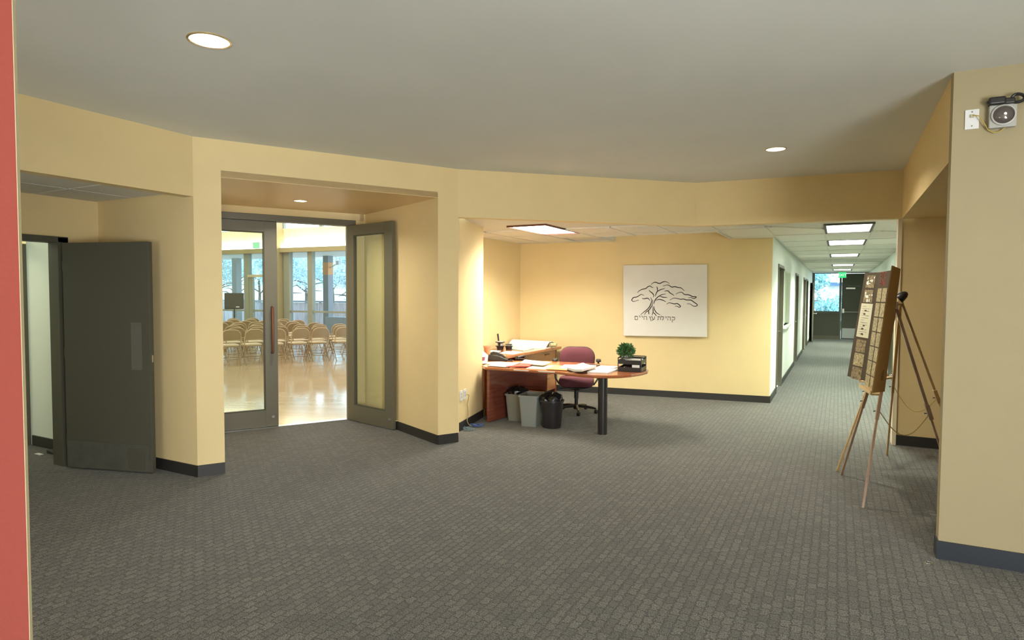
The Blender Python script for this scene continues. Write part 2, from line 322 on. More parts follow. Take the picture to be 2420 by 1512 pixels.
# vestibule behind grey door
st('wall_vestibule_right', MB().box(-8.55, -7.34, 3.87, 3.95, 0, 2.7), WHITEW, 'pale wall seen through the grey doorway', 'wall')
st('wall_vestibule_left', MB().box(-10.4, -7.34, 2.2, 2.3, 0, 2.7), WHITEW, 'vestibule side wall', 'wall')
st('wall_vestibule_end', MB().box(-10.5, -10.4, 2.2, 5, 0, 2.7), YW, 'far wall of the vestibule', 'wall')
st('ceiling_vestibule', MB().box(-10.5, -7.3, 2.2, 5, 2.7, 2.75), TILE, 'vestibule ceiling', 'ceiling')
area('vestibule_lamp', (-8.0, 3.0, 2.66), (0, 0, 0), .9, .5, 4.5, (.78, 1, .88))
area('vestibule_lamp', (-9.6, 3.2, 2.66), (0, 0, 0), .9, .5, 12, (1, .9, .6))
# vestibule inner door frame
vf = thing('trim_1', 'grey green door frame deep inside the vestibule', 'trim', (-8.6, 3.7, 0), kind='structure')
mk('jamb', MB().box(-8.70, -8.55, 3.83, 3.97, 0, 2.4), OLIVE, vf); mk('jamb', MB().box(-8.85, -8.72, 3.74, 3.80, 0, 2.35), GREYD, vf)
mk('head', MB().box(-8.70, -8.56, 2.4, 3.83, 2.33, 2.43), OLIVE, vf)
# frame of grey door
df = thing('trim_2', 'grey steel frame of the open grey door', 'trim', (-7.2, 3.6, 0), kind='structure')
mk('jamb', MB().box(-7.36, -7.17, 3.53, 3.63, 0, 2.40), GREYD, df, bevel=.004); mk('head', MB().box(-7.36, -7.17, 2.5, 3.63, 2.345, 2.405), GREYD, df, bevel=.004)
mk('jamb', MB().box(-7.36, -7.17, 2.5, 2.58, 0, 2.345), GREYD, df, bevel=.004)
# grey door leaf
h0 = (-7.06, 3.515); h1 = (-6.085, 3.805); dx, dy = h1[0]-h0[0], h1[1]-h0[1]; dl = math.hypot(dx, dy); du = (dx/dl, dy/dl); dn = (-du[1], du[0])
def lp(u, w=0): return (h0[0]+du[0]*u+dn[0]*w, h0[1]+du[1]*u+dn[1]*w)
d1 = mk('door_1', MB().prism([lp(0), lp(dl), lp(dl, .05), lp(0, .05)], .012, 2.335), GREYD, org=(*h0, 0), bevel=.003)
d1['kind'] = 'structure'; d1['label'] = 'dark grey steel door swung open in the left recess'; d1['category'] = 'door'
mk('push_plate', MB().prism([lp(.80, -.003), lp(.925, -.003), lp(.925, 0), lp(.80, 0)], 1.05, 1.53), PLATE, d1)
mk('kick_plate', MB().prism([lp(.01, -.003), lp(dl-.03, -.003), lp(dl-.03, 0), lp(.01, 0)], .02, .29), KICK, d1)
mk('door_stop', MB().prism([lp(.74, -.006), lp(.94, -.006), lp(.94, -.003), lp(.74, -.003)], .035, .25), GREYD, d1, bevel=.002)
mk('latch', MB().prism([lp(dl, .015), lp(dl+.006, .015), lp(dl+.006, .035), lp(dl, .035)], 1.13, 1.2), CHROME, d1)
for z in (.3, 1.2, 2.1): mk('hinge', MB().cyl((*lp(-.012, .02), z-.05), (*lp(-.012, .02), z+.05), .01, n=10), GREYD, d1)
# ---------------------------------------------------------------- double doors
fr = thing('trim_3', 'olive metal frame of the glass double doors', 'trim', (*hp(0, 0), 0), kind='structure')
mk('head', MB().wall(hp(-1.12, -.04), hp(1.08, -.04), 2.80, 2.885, .15), OLIVE, fr, bevel=.003)
mk('jamb', MB().wall(hp(.975, -.02), hp(1.06, -.02), 0, 2.80, .14), OLIVE, fr, bevel=.003)
mk('jamb', MB().wall(hp(-1.12, -.02), hp(-1.06, -.02), 0, 2.80, .14), OLIVE, fr, bevel=.003)
def glass_leaf(name, a, b, label, side, handles):
    dx, dy = b[0]-a[0], b[1]-a[1]; l = math.hypot(dx, dy); u = (dx/l, dy/l); n = (-u[1]*side, u[0]*side); T = .055
    P = lambda s_, w: (a[0]+u[0]*s_+n[0]*w, a[1]+u[1]*s_+n[1]*w)
    o = thing(name, label, 'door', (*a, 0), kind='structure')
    def sl(nm, s0, s1, z0, z1, m=OLIVE, w0=0, w1=T, **k): return mk(nm, MB().prism([P(s0, w0), P(s1, w0), P(s1, w1), P(s0, w1)], z0, z1), m, o, **k)
    sl('stile', 0, .155, .012, 2.795, bevel=.004); sl('stile', l-.165, l, .012, 2.795, bevel=.004)
    sl('top_rail', .155, l-.165, 2.655, 2.795); sl('bottom_rail', .155, l-.165, .012, .235)
    sl('glass_pane', .15, l-.16, .23, 2.66, GLASS, T*.45, T*.55)
    for (s0, s1, z0, z1) in ((.155, .17, .235, 2.655), (l-.18, l-.165, .235, 2.655), (.17, l-.18, 2.64, 2.655), (.17, l-.18, .235, .25)):
        sl('glazing_bead', s0, s1, z0, z1, GREYD, .008, T-.008)
    for w in handles:
        hs = l-.075; p = P(hs, w); off = P(hs, w + (.07 if w > 0 else -.07))
        hd = mk('pull_handle', MB().tube([(*P(hs, w), 1.02), (*off, 1.03), (*off, 1.06), (*off, 1.60), (*off, 1.63), (*P(hs, w), 1.64)], .017, 10), BRONZE, o, smooth=True)
    mk('lock_cylinder', MB().cyl((*P(l-.07, -.006), .14), (*P(l-.07, 0), .14), .02, n=14), CHROME, o)
    return o, P, l
dL, PL, lL = glass_leaf('door_2', hp(-1.06, .0), hp(-.005, .0), 'closed glass double door leaf with olive frame and wooden pull', 1, [0])
dR, PR, lR = glass_leaf('door_3', (-6.245, 6.80), (-5.245, 6.568), 'glass double door leaf swung open against the yellow wall', 1, [.055])
cl = mk('door_closer', MB().box(-6.02, -5.72, 6.80, 6.86, 2.67, 2.74), CHROME, dR)
mk('closer_arm', MB().bar((-5.9, 6.86, 2.76), (-6.15, 7.0, 2.78), .025, .012), CHROME, cl)
mk('floor_bolt', MB().cyl((-5.25, 6.62, .12), (-5.16, 6.70, .12), .012, n=8), BRASS, dR)
# ---------------------------------------------------------------- reception recess and corridor shell
st('wall_reception_left', MB().box(-5.57, -5.45, 7.95, 11.2, 0, 3.2), YW, 'yellow side wall behind the reception desk', 'wall')
G0, G1 = (-5.47, 10.72), (-1.0, 11.37)
st('wall_banner', MB().wall(G0, G1, 0, 3.2, .12), YW, 'yellow wall with the tree banner', 'wall')
CX = -1.0; CR = 1.09; CE = 29.6
# corridor left wall pieces between openings
doorsL = [(12.50, 13.72), (17.75, 19.0), (22.0, 23.3), (24.0, 25.3)]
winL = (13.95, 15.70, 1.2, 2.38)
wc = MB().box(-1.002, -.9965, 11.373, 11.49, 0, 2.85); y = 11.485
for a, b in doorsL: wc.box(-1.13, CX, y, a, 0, 2.85) if not (y < 14 < a) else None; wc.box(-1.13, CX, a, b, 2.42, 2.85); y = b
wc.box(-1.13, CX, y, CE, 0, 2.85)
wc.box(-1.13, CX, 13.72, winL[0], 0, 2.85).box(-1.13, CX, winL[1], 17.75, 0, 2.85).box(-1.13, CX, winL[0], winL[1], 0, winL[2]).box(-1.13, CX, winL[0], winL[1], winL[3], 2.85)
st('wall_corridor_left', wc, WHITEW, 'pale left wall of the corridor with doorways', 'wall')
doorsR = [(10.9, 12.1), (15.8, 17.0)]
wc = MB(); y = 9.05
for a, b in doorsR: wc.box(CR, CR+.13, y, a, 0, 2.85).box(CR, CR+.13, a, b, 2.42, 2.85); y = b
wc.box(CR, CR+.13, y, CE, 0, 2.85)
st('wall_corridor_right', wc, WHITEW, 'pale right wall of the corridor', 'wall')
st('wall_corridor_stub', MB().box(.625, .668, 8.90, 9.10, 0, TZ).box(.668, 1.2, 9.08, 9.14, 0, TZ), mat('cream_corner_paint', (.82, .72, .52), .6), 'cream end of the partition beside the corridor', 'wall')
SW = mat('side_room_wall', (.60, .66, .52), .7)
k = 3
for lst, sgn, xw in ((doorsL, -1, -1.065), (doorsR, 1, CR+.065)):
    for i, (a, b) in enumerate(lst):
        k += 1
        nm = 'trim_%d' % k
        t = thing(nm, 'olive steel door frame number %d along the corridor %s wall' % (i+1, 'left' if sgn < 0 else 'right'), 'trim', (xw, a, 0), kind='structure')
        t['label'] = 'olive steel frame round %s doorway on the corridor %s' % (('first', 'second', 'third', 'fourth')[i], 'left' if sgn < 0 else 'right')
        w = .085
        mk('jamb', MB().box(xw-w, xw+w, a, a+.055, 0, 2.42), OLIVE, t, bevel=.003); mk('jamb', MB().box(xw-w, xw+w, b-.055, b, 0, 2.42), OLIVE, t, bevel=.003)
        mk('head', MB().box(xw-w, xw+w, a+.055, b-.055, 2.365, 2.42), OLIVE, t)
        lf = MB().box(min(xw+sgn*.02, xw+sgn*.07), max(xw+sgn*.02, xw+sgn*.07), a+.06, b-.06, .01, 2.36)
        q = mk('door_%d' % k, lf, OLIVE, org=(xw, a, 0)); q['kind'] = 'structure'; q['category'] = 'door'
        q['label'] = 'closed olive door in %s doorway on the corridor %s' % (('first', 'second', 'third', 'fourth')[i], 'left' if sgn < 0 else 'right')
        mk('door_handle', MB().cyl((xw-sgn*.06, b-.14, 1.12), (xw+sgn*.03, b-.14, 1.12), .02, n=8).cyl((xw-sgn*.06, b-.14, 1.12), (xw-sgn*.06, b-.27, 1.12), .012, n=8), CHROME, q)
w1 = thing('window_1', 'pale interior window with white sill on corridor left wall', 'window', (CX, winL[0], winL[2]), kind='structure')
mk('window_frame', MB().box(-1.10, -.985, winL[0], winL[1], winL[3]-.04, winL[3]).box(-1.10, -.985, winL[0], winL[0]+.04, winL[2], winL[3]).box(-1.10, -.985, winL[1]-.04, winL[1], winL[2], winL[3]), WHITEW, w1)
mk('window_sill', MB().box(-1.13, -.93, winL[0]-.05, winL[1]+.05, winL[2]-.05, winL[2]), WHITEP, w1)
mk('pane', MB().box(-1.09, -1.07, winL[0]+.04, winL[1]-.04, winL[2], winL[3]-.04), mat('pale_blind', (.74, .80, .55), .6), w1)
for yv in (14.5, 15.1): mk('mullion', MB().box(-1.075, -1.05, yv, yv+.03, winL[2], winL[3]-.04), WHITEW, w1)
# ajar door near the far end of the corridor
da = mk('door_20', MB().wall((-1.0, 28.2), (-.90, 27.35), .01, 2.36, .05), OLIVE, org=(-1, 28, 0)); da['kind'] = 'structure'; da['label'] = 'narrow door standing ajar at far left of the corridor'; da['category'] = 'door'
mk('door_handle', MB().cyl((-.90, 27.5, 1.12), (-.78, 27.5, 1.12), .02, n=8).cyl((-.78, 27.5, 1.12), (-.76, 27.75, 1.12), .02, n=8), CHROME, da)
# end of corridor
EY = 29.5
st('wall_corridor_end', MB().box(-1.0, -.93, EY, EY+.12, 0, 2.85).box(.06, .12, EY, EY+.12, 0, 2.85).box(-.93, .06, EY, EY+.12, 2.80, 2.85).box(1.06, 1.1, EY, EY+.12, 0, 2.85).box(.12, 1.06, EY, EY+.12, 2.78, 2.85).box(-.93, .06, EY, EY+.12, 0, .14).box(-.93, .06, EY, EY+.12, 1.10, 1.16), OLIVE, 'dark framing at the end of the corridor', 'wall')
mk_panel = st('wall_corridor_panel', MB().box(-.93, .06, EY+.03, EY+.10, .14, 1.10), GREYD, 'dark panel below the window at the corridor end', 'wall')
w2 = thing('window_2', 'bright window with trees outside at the corridor end', 'window', (-.43, EY, 1.16), kind='structure')
mk('pane', MB().box(-.93, .06, EY+.05, EY+.06, 1.17, 2.79), WGLASS, w2)
mk('window_frame', MB().box(-.93, -.905, EY+.0, EY+.1, 1.16, 2.8).box(.035, .06, EY, EY+.1, 1.16, 2.8).box(-.905, .035, EY, EY+.1, 2.775, 2.8).box(-.905, .035, EY-.03, EY+.1, 1.16, 1.185), GREYD, w2)
dE = mk('door_21', MB().box(.13, 1.05, EY+.02, EY+.08, .01, 2.77), GREYD, org=(.13, EY, 0), bevel=.003); dE['kind'] = 'structure'; dE['label'] = 'dark exit door with panic bar at the corridor end'; dE['category'] = 'door'
mk('kick_plate', MB().box(.17, .80, EY, EY+.02, .06, .48), mat('brushed_steel_plate', (.42, .42, .39), .45), dE)
pb = mk('panic_bar', MB().cyl((.20, EY-.06, 1.16), (.98, EY-.06, 1.16), .018, n=8).box(.16, .23, EY-.08, EY+.02, 1.12, 1.30), CHROME, dE)
mk('door_closer', MB().box(.28, .62, EY-.05, EY+.02, 2.12, 2.18), CHROME, dE); mk('closer_arm', MB().bar((.35, EY-.03, 2.25), (.80, EY, 2.24), .02, .02), PLATE, dE)
ext = thing('exit_sign', 'green lit EXIT sign hanging at the corridor end', 'sign', (.13, 28.9, 2.62))
mk('sign_box', MB().box(-.02, .27, 28.90, 28.94, 2.575, 2.80), GREENS, ext)
def text(name, s, size, M3, m, parent, depth=.002):
    cu = bpy.data.curves.new(name, 'FONT'); cu.body = s; cu.size = size*K; cu.align_x = 'CENTER'; cu.align_y = 'CENTER'; cu.extrude = depth*K
    t_ = bpy.data.objects.new(name, cu); COL.objects.link(t_); bpy.context.view_layer.update()
    me = bpy.data.meshes.new_from_object(t_.evaluated_get(bpy.context.evaluated_depsgraph_get())); bpy.data.objects.remove(t_); bpy.data.curves.remove(cu)
    og = ORG[parent.name]; Mx = M3.copy(); Mx.translation = (M3.translation-Vector(og))*K; me.transform(Mx)
    me.materials.append(m); o = bpy.data.objects.new(name, me); COL.objects.link(o); o.parent = parent; ORG[o.name] = og; return o
def frame3(c, xa, ya):
    xa = Vector(xa).normalized(); ya = Vector(ya).normalized(); za = xa.cross(ya)
    m = Matrix.Identity(4)
    for i in range(3): m[i][0] = xa[i]; m[i][1] = ya[i]; m[i][2] = za[i]; m[i][3] = c[i]
    return m
text('lettering', 'EXIT', .15, frame3((.125, 28.895, 2.685), (1, 0, 0), (0, 0, 1)), SIGNW, ext)
# ---------------------------------------------------------------- tiled ceiling (office + corridor)
def clip(poly, a, b):           # keep the part left of a->b
    out = []
    f = lambda p: (b[0]-a[0])*(p[1]-a[1])-(b[1]-a[1])*(p[0]-a[0])
    for i in range(len(poly)):
        p, q = poly[i], poly[(i+1) % len(poly)]; fp, fq = f(p), f(q)
        if fp >= 0: out.append(p)
        if fp*fq < 0: t_ = fp/(fp-fq); out.append((p[0]+(q[0]-p[0])*t_, p[1]+(q[1]-p[1])*t_))
    return out
nC = lambda a, b, d: ((a[0]-(b[1]-a[1])/math.dist(a, b)*d, a[1]+(b[0]-a[0])/math.dist(a, b)*d), (b[0]-(b[1]-a[1])/math.dist(a, b)*d, b[1]+(b[0]-a[0])/math.dist(a, b)*d))
CC = nC((-4.135, 6.455), (-1.735, 8.665), .10); DD = nC((-1.735, 8.665), (.66, 8.85), .10)
SLOT = (-3.66, -1.66, 9.95, 11.4)
xs = [-5.62, -4.95, -4.28, -3.63, -2.95, -2.28, -1.61, -.94, -.215, .43, 1.09]
xs2 = [-5.45]+xs[1:]
troff = []
gridb = MB()
ceilo = st('ceiling_tiled', MB().prism([(-4.3, 6.75), (-1.75, 8.8), (1.2, 8.98), (1.2, 30), (-1.1, 30), (-1.1, 11.45), (-1.66, 11.4), (-1.66, 9.97), (-3.66, 9.97), (-3.66, 11.1), (-5.6, 11), (-5.6, 7.9), (-4.7, 7.9)], TZ+.02, TZ+.08), GRID, 'white suspended tile ceiling over reception and corridor', 'ceiling')
tcount = 0
for ci in range(10):
    x0, x1 = xs2[ci], xs2[ci+1]; base = 7.93 if ci < 4 else 9.59
    lim = 11.45 if ci < 7 else 29.6
    for kx in range(-2, 17):
        y0 = base+1.33*kx; y1 = y0+1.33
        if y0 > lim: break
        y1 = min(y1, lim)
        if ci == 2 and kx == 0: troff.append((x0, x1, y0, y1, 'o')); continue
        if ci == 8 and kx in (0, 2, 5, 9, 12): troff.append((x0, x1, y0, y1, 'c')); continue
        poly = [(x0+.012, y0+.012), (x1-.012, y0+.012), (x1-.012, y1-.012), (x0+.012, y1-.012)]
        poly = clip(clip(poly, *CC), *DD)
        if ci < 7: poly = clip(poly, (-1.0, 11.36), (-5.47, 10.71))
        if ci < 3: poly = clip(poly, (-4.64, 7.0), (-5.3, 7.0)) if False else poly
        if not poly or len(poly) < 3: continue
        if x1 > SLOT[0] and x0 < SLOT[1] and y1 > SLOT[2]:      # open light slot along the banner wall
            if y0 < SLOT[2]: poly = clip(poly, (SLOT[1], SLOT[2]), (SLOT[0], SLOT[2])) if False else [p for p in clip(poly, (5, SLOT[2]), (-9, SLOT[2]))]
            else:
                if x0+.1 > SLOT[0] and x1-.1 < SLOT[1]: continue
        if len(poly) < 3: continue
        mk('ceiling_tile', MB().prism(poly, TZ+.004, TZ+.02), TILE, ceilo); tcount += 1
for x in xs2[1:-1]:
    ya = 7.0
    lim = 10.9 if x < -1 else 29.5
    poly = clip(clip([(x-.011, 6.4), (x+.011, 6.4), (x+.011, lim), (x-.011, lim)], *CC), *DD)
    if x > SLOT[0]+.1 and x < SLOT[1]-.1: poly = clip(poly, (5, SLOT[2]), (-9, SLOT[2]))
    if len(poly) > 2: gridb.prism(poly, TZ-.002, TZ+.006)
for ci in range(10):
    base = 7.93 if ci < 4 else 9.59
    for kx in range(-2, 17):
        y0 = base+1.33*kx
        if y0 > (10.6 if ci < 7 else 29.4): break
        if SLOT[0]-.1 < xs2[ci] < SLOT[1]-.1 and y0 > SLOT[2]: continue
        poly = clip(clip([(xs2[ci], y0-.011), (xs2[ci+1], y0-.011), (xs2[ci+1], y0+.011), (xs2[ci], y0+.011)], *CC), *DD)
        if len(poly) > 2: gridb.prism(poly, TZ-.0015, TZ+.006)
mk('grid_bars', gridb, GRID, ceilo, kind='stuff')
# slot upstand
mk('slot_upstand', MB().box(-3.66, -3.64, 9.97, 11.1, TZ-.0, 3.1).box(-1.68, -1.66, 9.97, 11.3, TZ-.0, 3.1).box(-3.66, -1.66, 9.95, 9.97, TZ, 3.1).box(-3.66, -1.66, 9.95, 11.4, 3.1, 3.12), TILE, ceilo)
names = ['first', 'second', 'third', 'fourth', 'fifth']; cn = 0
for (x0, x1, y0, y1, kd) in troff:
    xm, ym = (x0+x1)/2, (y0+y1)/2
    if kd == 'o': lab = 'bright rectangular ceiling light over the reception desk'
    else: lab = '%s rectangular ceiling light down the corridor' % names[cn]; cn += 1
    t = thing('ceiling_light', lab, 'ceiling light', (xm, ym, TZ), group=None if kd == 'o' else 'corridor ceiling lights')
    a, b, c, d = x0+.014, x1-.014, y0+.014, y1-.014; w = .03 if kd == 'c' else .015
    mk('frame', MB().box(a, a+w, c, d, TZ-.006, TZ+.05).box(b-w, b, c, d, TZ-.006, TZ+.05).box(a+w, b-w, c, c+w, TZ-.006, TZ+.05).box(a+w, b-w, d-w, d, TZ-.006, TZ+.05), GREYD if kd == 'c' else BRONZE, t)
    mk('diffuser', MB().box(a+w, b-w, c+w, d-w, TZ+.012, TZ+.02), EMITC if kd == 'c' else EMIT, t)
    if kd == 'o': area('troffer_glow', (xm, ym, TZ-.012), (0, 0, 0), x1-x0-.12, y1-y0-.12, OFFICE_TROFFER, (1, .95, .82), 145)
    else: area('troffer_glow', (xm, ym, TZ-.012), (0, 0, 0), x1-x0-.12, y1-y0-.12, CORR_TROFFER, (.88, 1, .84), 130)
# second office fitting, outside what the camera sees, above the desk chair side
# ---------------------------------------------------------------- baseboards
bb = MB()
for a, b in (((-5.6, 3.96), (-5.475, 4.175)), ((-4.27, 6.215), (-4.135, 6.455)), ((-6.05, 7.02), (-4.27, 6.215)), ((-4.44, 6.955), (-4.655, 7.95)), ((-7.2, 3.96), (-5.6, 3.96))):
    base_strip(bb, a, b, -1)
st('baseboard_left', bb, BASE, 'black rubber baseboard along the left piers', 'baseboard')
bb = MB(); base_strip(bb, G0, (-1.0+.012, 11.372), -1); base_strip(bb, (-5.45, 10.72), (-5.45, 7.95), 1)
st('baseboard_banner', bb, BASE, 'black rubber baseboard below the banner wall', 'baseboard')
bb = MB().box(CX, CX+.014, 11.36, 12.5, 0, .12).box(CX, CX+.014, 13.72, 17.75, 0, .12).box(CX, CX+.014, 19, 22, 0, .12).box(CX, CX+.014, 25.3, 29.4, 0, .12)
st('baseboard_corridor', bb, BASE, 'dark baseboard along the corridor left wall', 'baseboard')
bb = MB().box(.66, 3.1, 8.912, 8.93, 0, .125)
st('baseboard_recess', bb, BASE, 'black baseboard behind the easels', 'baseboard')
bb = MB().prism([(.655, 5.165), (4, 5.205), (4, 5.22), (.66, 5.18)], 0, .125).box(.648, .66, 5.165, 5.30, 0, .125)
st('baseboard_right', bb, mat('navy_rubber_baseboard', (.020, .026, .036), .4), 'navy rubber baseboard below the strobe', 'baseboard')
st('baseboard_vestibule', MB().box(-8.5, -7.37, 3.855, 3.87, 0, .12), BASE, 'dark baseboard inside the grey doorway', 'baseboard')
# ---------------------------------------------------------------- round downlights
def downlight(c, z, r, lab, p, emit=EMIT):
    t = thing('downlight', lab, 'ceiling light', (c[0], c[1], z), group='round recessed downlights')
    mk('trim_ring', MB().loft([[(c[0]+rr*math.cos(a), c[1]+rr*math.sin(a), z+zz) for a in [2*math.pi*k/40 for k in range(40)]] for rr, zz in ((r, .0), (r, -.006), (r*.9, -.008), (r*.86, -.001))], cap=False), BRASS, t, smooth=True)
    mk('lens', MB().cyl((c[0], c[1], z-.004), (c[0], c[1], z-.002), r*.87, n=36), emit, t)
    l = bpy.data.lights.new('can', 'AREA'); l.shape = 'DISK'; l.size = r*1.6*K; l.energy = p; l.color = (1, .93, .80); l.spread = R(150)
    o = bpy.data.objects.new('can_glow', l); o.location = (c[0]*K, c[1]*K, (z-.015)*K); COL.objects.link(o)
downlight((-3.39, 2.52), CH, .125, 'large round downlight at upper left of grey lobby ceiling', LOBBY_CAN)
downlight((-.61, 7.03), CH, .105, 'smaller round downlight near the corridor end of lobby ceiling', LOBBY_CAN*2.2)
dc = at(710, 474, 2.98); downlight((dc[0], dc[1]), 2.98, .085, 'small round downlight in the yellow double door recess', 24)
for q in ((-.6, -.5), (2.2, -.5), (2.0, 3.0)):       # the same fittings, behind and beside the viewer
    l = bpy.data.lights.new('can', 'AREA'); l.shape = 'DISK'; l.size = .2; l.energy = LOBBY_CAN; l.color = (1, .93, .80)
    o = bpy.data.objects.new('can_glow', l); o.location = (q[0]*K, q[1]*K, (CH-.02)*K); COL.objects.link(o)
# ---------------------------------------------------------------- strobe, black device, jack plate on the right wall
FP = ((.66, 5.18), (4.0, 5.22))
def fp(x, y, off=0): p = pl(x, y, *FP); return (p[0], p[1]-off, p[2])
jp = thing('wall_jack', 'white wall jack plate left of the grey strobe', 'wall plate', fp(2296, 283))
mk('plate', MB().box(.728, .806, 5.172, 5.182, 2.955, 3.085), WHITEP, jp, bevel=.002); mk('jack', MB().box(.757, .777, 5.160, 5.172, 3.03, 3.05), mat('beige_jack', (.5, .46, .3), .5), jp)
mk('screw', MB().cyl((.767, 5.168, 2.975), (.767, 5.172, 2.975), .004, n=8), PLATE, jp); mk('screw', MB().cyl((.767, 5.168, 3.068), (.767, 5.172, 3.068), .004, n=8), PLATE, jp)
sb = thing('wall_strobe', 'square grey wall siren with round smoky dome', 'siren', (.93, 5.18, 3.0))
mk('housing', MB().box(.853, 1.0, 5.135, 5.181, 2.94, 3.09), GREYS, sb, bevel=.006)
mk('rim', MB().loft([[(.928+rr*math.cos(a), yy, 3.018+rr*math.sin(a)) for a in [2*math.pi*k/32 for k in range(32)]] for rr, yy in ((.064, 5.136), (.066, 5.122), (.058, 5.118), (.056, 5.13))], cap=False), mat('light_grey_rim', (.55, .54, .50), .4), sb, smooth=True)
dm = mk('dome', MB().loft([[(.928+rr*math.cos(a), yy, 3.018+rr*math.sin(a)) for a in [2*math.pi*k/28 for k in range(28)]] for rr, yy in ((.057, 5.13), (.045, 5.118), (.025, 5.110), (.004, 5.107))]), SMOKE, sb, smooth=True)
mk('bulb', MB().lathe([(.002, -.008), (.008, -.004), (.009, .003), (.002, .009)], (.933, 5.104, 3.02), 12), mat('bulb_glint', (.9, .9, .9), .1, emit=.4), dm)
cm = thing('wall_adapter', 'black power adapter strapped above the grey siren', 'adapter', (.9, 5.16, 3.12))
mk('body', MB().box(.845, .935, 5.10, 5.165, 3.085, 3.135), BLACKP, cm, bevel=.012)
mk('connector', MB().box(.928, .985, 5.11, 5.15, 3.085, 3.122), BLACKP, cm, bevel=.008)
mk('cable', MB().tube([(1.0+.034*math.cos(a), 5.125+.008*math.sin(2*a), 3.115+.026*math.sin(a)) for a in [2*math.pi*k/18 for k in range(19)]]+[(1.03, 5.12, 3.10), (1.06, 5.12, 3.085), (1.12, 5.13, 3.07)], .010, 8), BLACKP, cm, smooth=True)
mk('plug', MB().cyl((.848, 5.13, 3.11), (.83, 5.13, 3.108), .006, n=8), BLACKP, cm)
one('wall_cable', MB().tube([(.77, 5.155, 3.042), (.80, 5.14, 3.03), (.835, 5.15, 2.97), (.855, 5.16, 2.935), (.885, 5.165, 2.915), (.92, 5.165, 2.92), (.945, 5.165, 2.942)], .0035, 8), YCORD, 'thin yellow cable looping from wall jack to siren', 'cable', (.85, 5.16, 2.95), smooth=True)
# ---------------------------------------------------------------- banner
def bnp(u, v, off=0):       # u along, v down on the banner sheet
    TLp, TRp, BRp, BLp = [pl(*q, G0, G1) for q in ((1473.5, 627), (1671.5, 625), (1671, 795.5), (1475, 792.5))]
    TLp, TRp, BRp, BLp = [Vector(q) for q in (TLp, TRp, BRp, BLp)]
    p = (TLp*(1-u)+TRp*u)*(1-v)+(BLp*(1-u)+BRp*u)*v
    return p+NB*off
gd = math.dist(G0, G1); NB = Vector(((G1[1]-G0[1])/gd, -(G1[0]-G0[0])/gd, 0))
bn = thing('banner', 'white canvas banner with black line drawing of a spreading tree', 'banner', tuple(bnp(.5, 1)))
mk('canvas', MB().quad(bnp(0, 0, .03), bnp(1, 0, .03), bnp(1, 1, .045), bnp(0, 1, .045), .012, n=NB), CANVAS, bn)
T0 = [[(695,495),(735,465),(775,460),(835,478),(890,455),(940,450),(998,480)],[(470,625),(490,600),(540,572),(610,555),(640,530),(680,518),(710,540),(735,540)],
[(890,520),(960,502),(1000,515),(1035,537),(1085,530),(1130,543),(1180,550),(1210,572),(1240,600)],[(580,670),(550,655),(520,655),(460,690),(405,698),(385,715),(370,740),(385,757),(410,762),(490,740)],
[(545,710),(570,720),(630,712),(655,722),(675,750)],[(660,580),(680,605),(720,635),(740,670),(730,700)],[(790,525),(800,560),(800,605)],[(925,558),(860,575),(800,605),(775,650),(765,685)],
[(915,603),(945,597),(980,600),(1000,625),(1050,655),(1072,675)],[(940,645),(880,655),(820,685),(770,730),(745,780),(742,805)],[(840,682),(890,697),(960,700)],[(770,745),(830,732),(890,745),(940,772)],
[(1100,650),(1150,625),(1200,622),(1240,655),(1310,662),(1370,690),(1425,695),(1410,715),(1375,720),(1345,705),(1300,708)],
[(1003,745),(1060,715),(1120,718),(1180,732),(1225,728),(1270,742),(1340,745),(1380,770),(1445,820),(1420,842),(1380,840),(1330,808),(1280,803)],
[(950,810),(985,788),(1030,793),(1080,805),(1125,800),(1175,840),(1155,858),(1120,842),(1085,842)],
[(685,700),(705,735),(695,790),(670,845),(625,895),(570,935),(515,978)],[(722,740),(715,820),(690,860),(655,905),(610,935),(580,980)],[(655,905),(655,940),(660,970)],
[(725,840),(728,900),(728,935),(708,985)],[(742,840),(750,890),(785,945),(845,980)],[(728,935),(760,965),(785,1000)]]
L0 = [[(420,1000),(465,1000),(468,1020),(465,1056),(424,1056),(420,1000)],[(490,995),(508,997),(508,1022)],[(533,997),(550,999),(550,1024)],[(575,1058),(575,1002),(618,1003),(622,1060)],
[(660,1000),(680,1030),(697,1000)],[(680,1030),(697,1078)],[(708,1002),(726,1050)],[(757,1003),(750,1042),(712,1068)],[(800,1006),(845,1008),(855,1060)],[(814,1008),(812,1055),(798,1060)],
[(862,990),(862,1008),(902,1010),(900,1035),(880,1065)],[(925,1008),(943,1010),(942,1035)],[(962,1012),(1012,1014),(1015,1070)],[(970,1035),(970,1068)],[(1032,1015),(1082,1018),(1083,1045),(1062,1068)],[(1042,1045),(1040,1100)]]
def catmull(P, n=5):
    P = [Vector((p[0], p[1])) for p in P]; out = []
    for i in range(len(P)-1):
        p0, p1, p2, p3 = P[max(i-1, 0)], P[i], P[i+1], P[min(i+2, len(P)-1)]
        for k_ in range(n):
            t_ = k_/n; out.append(.5*((2*p1)+(-p0+p2)*t_+(2*p0-5*p1+4*p2-p3)*t_*t_+(-p0+3*p1-3*p2+p3)*t_**3))
    return out+[P[-1]]
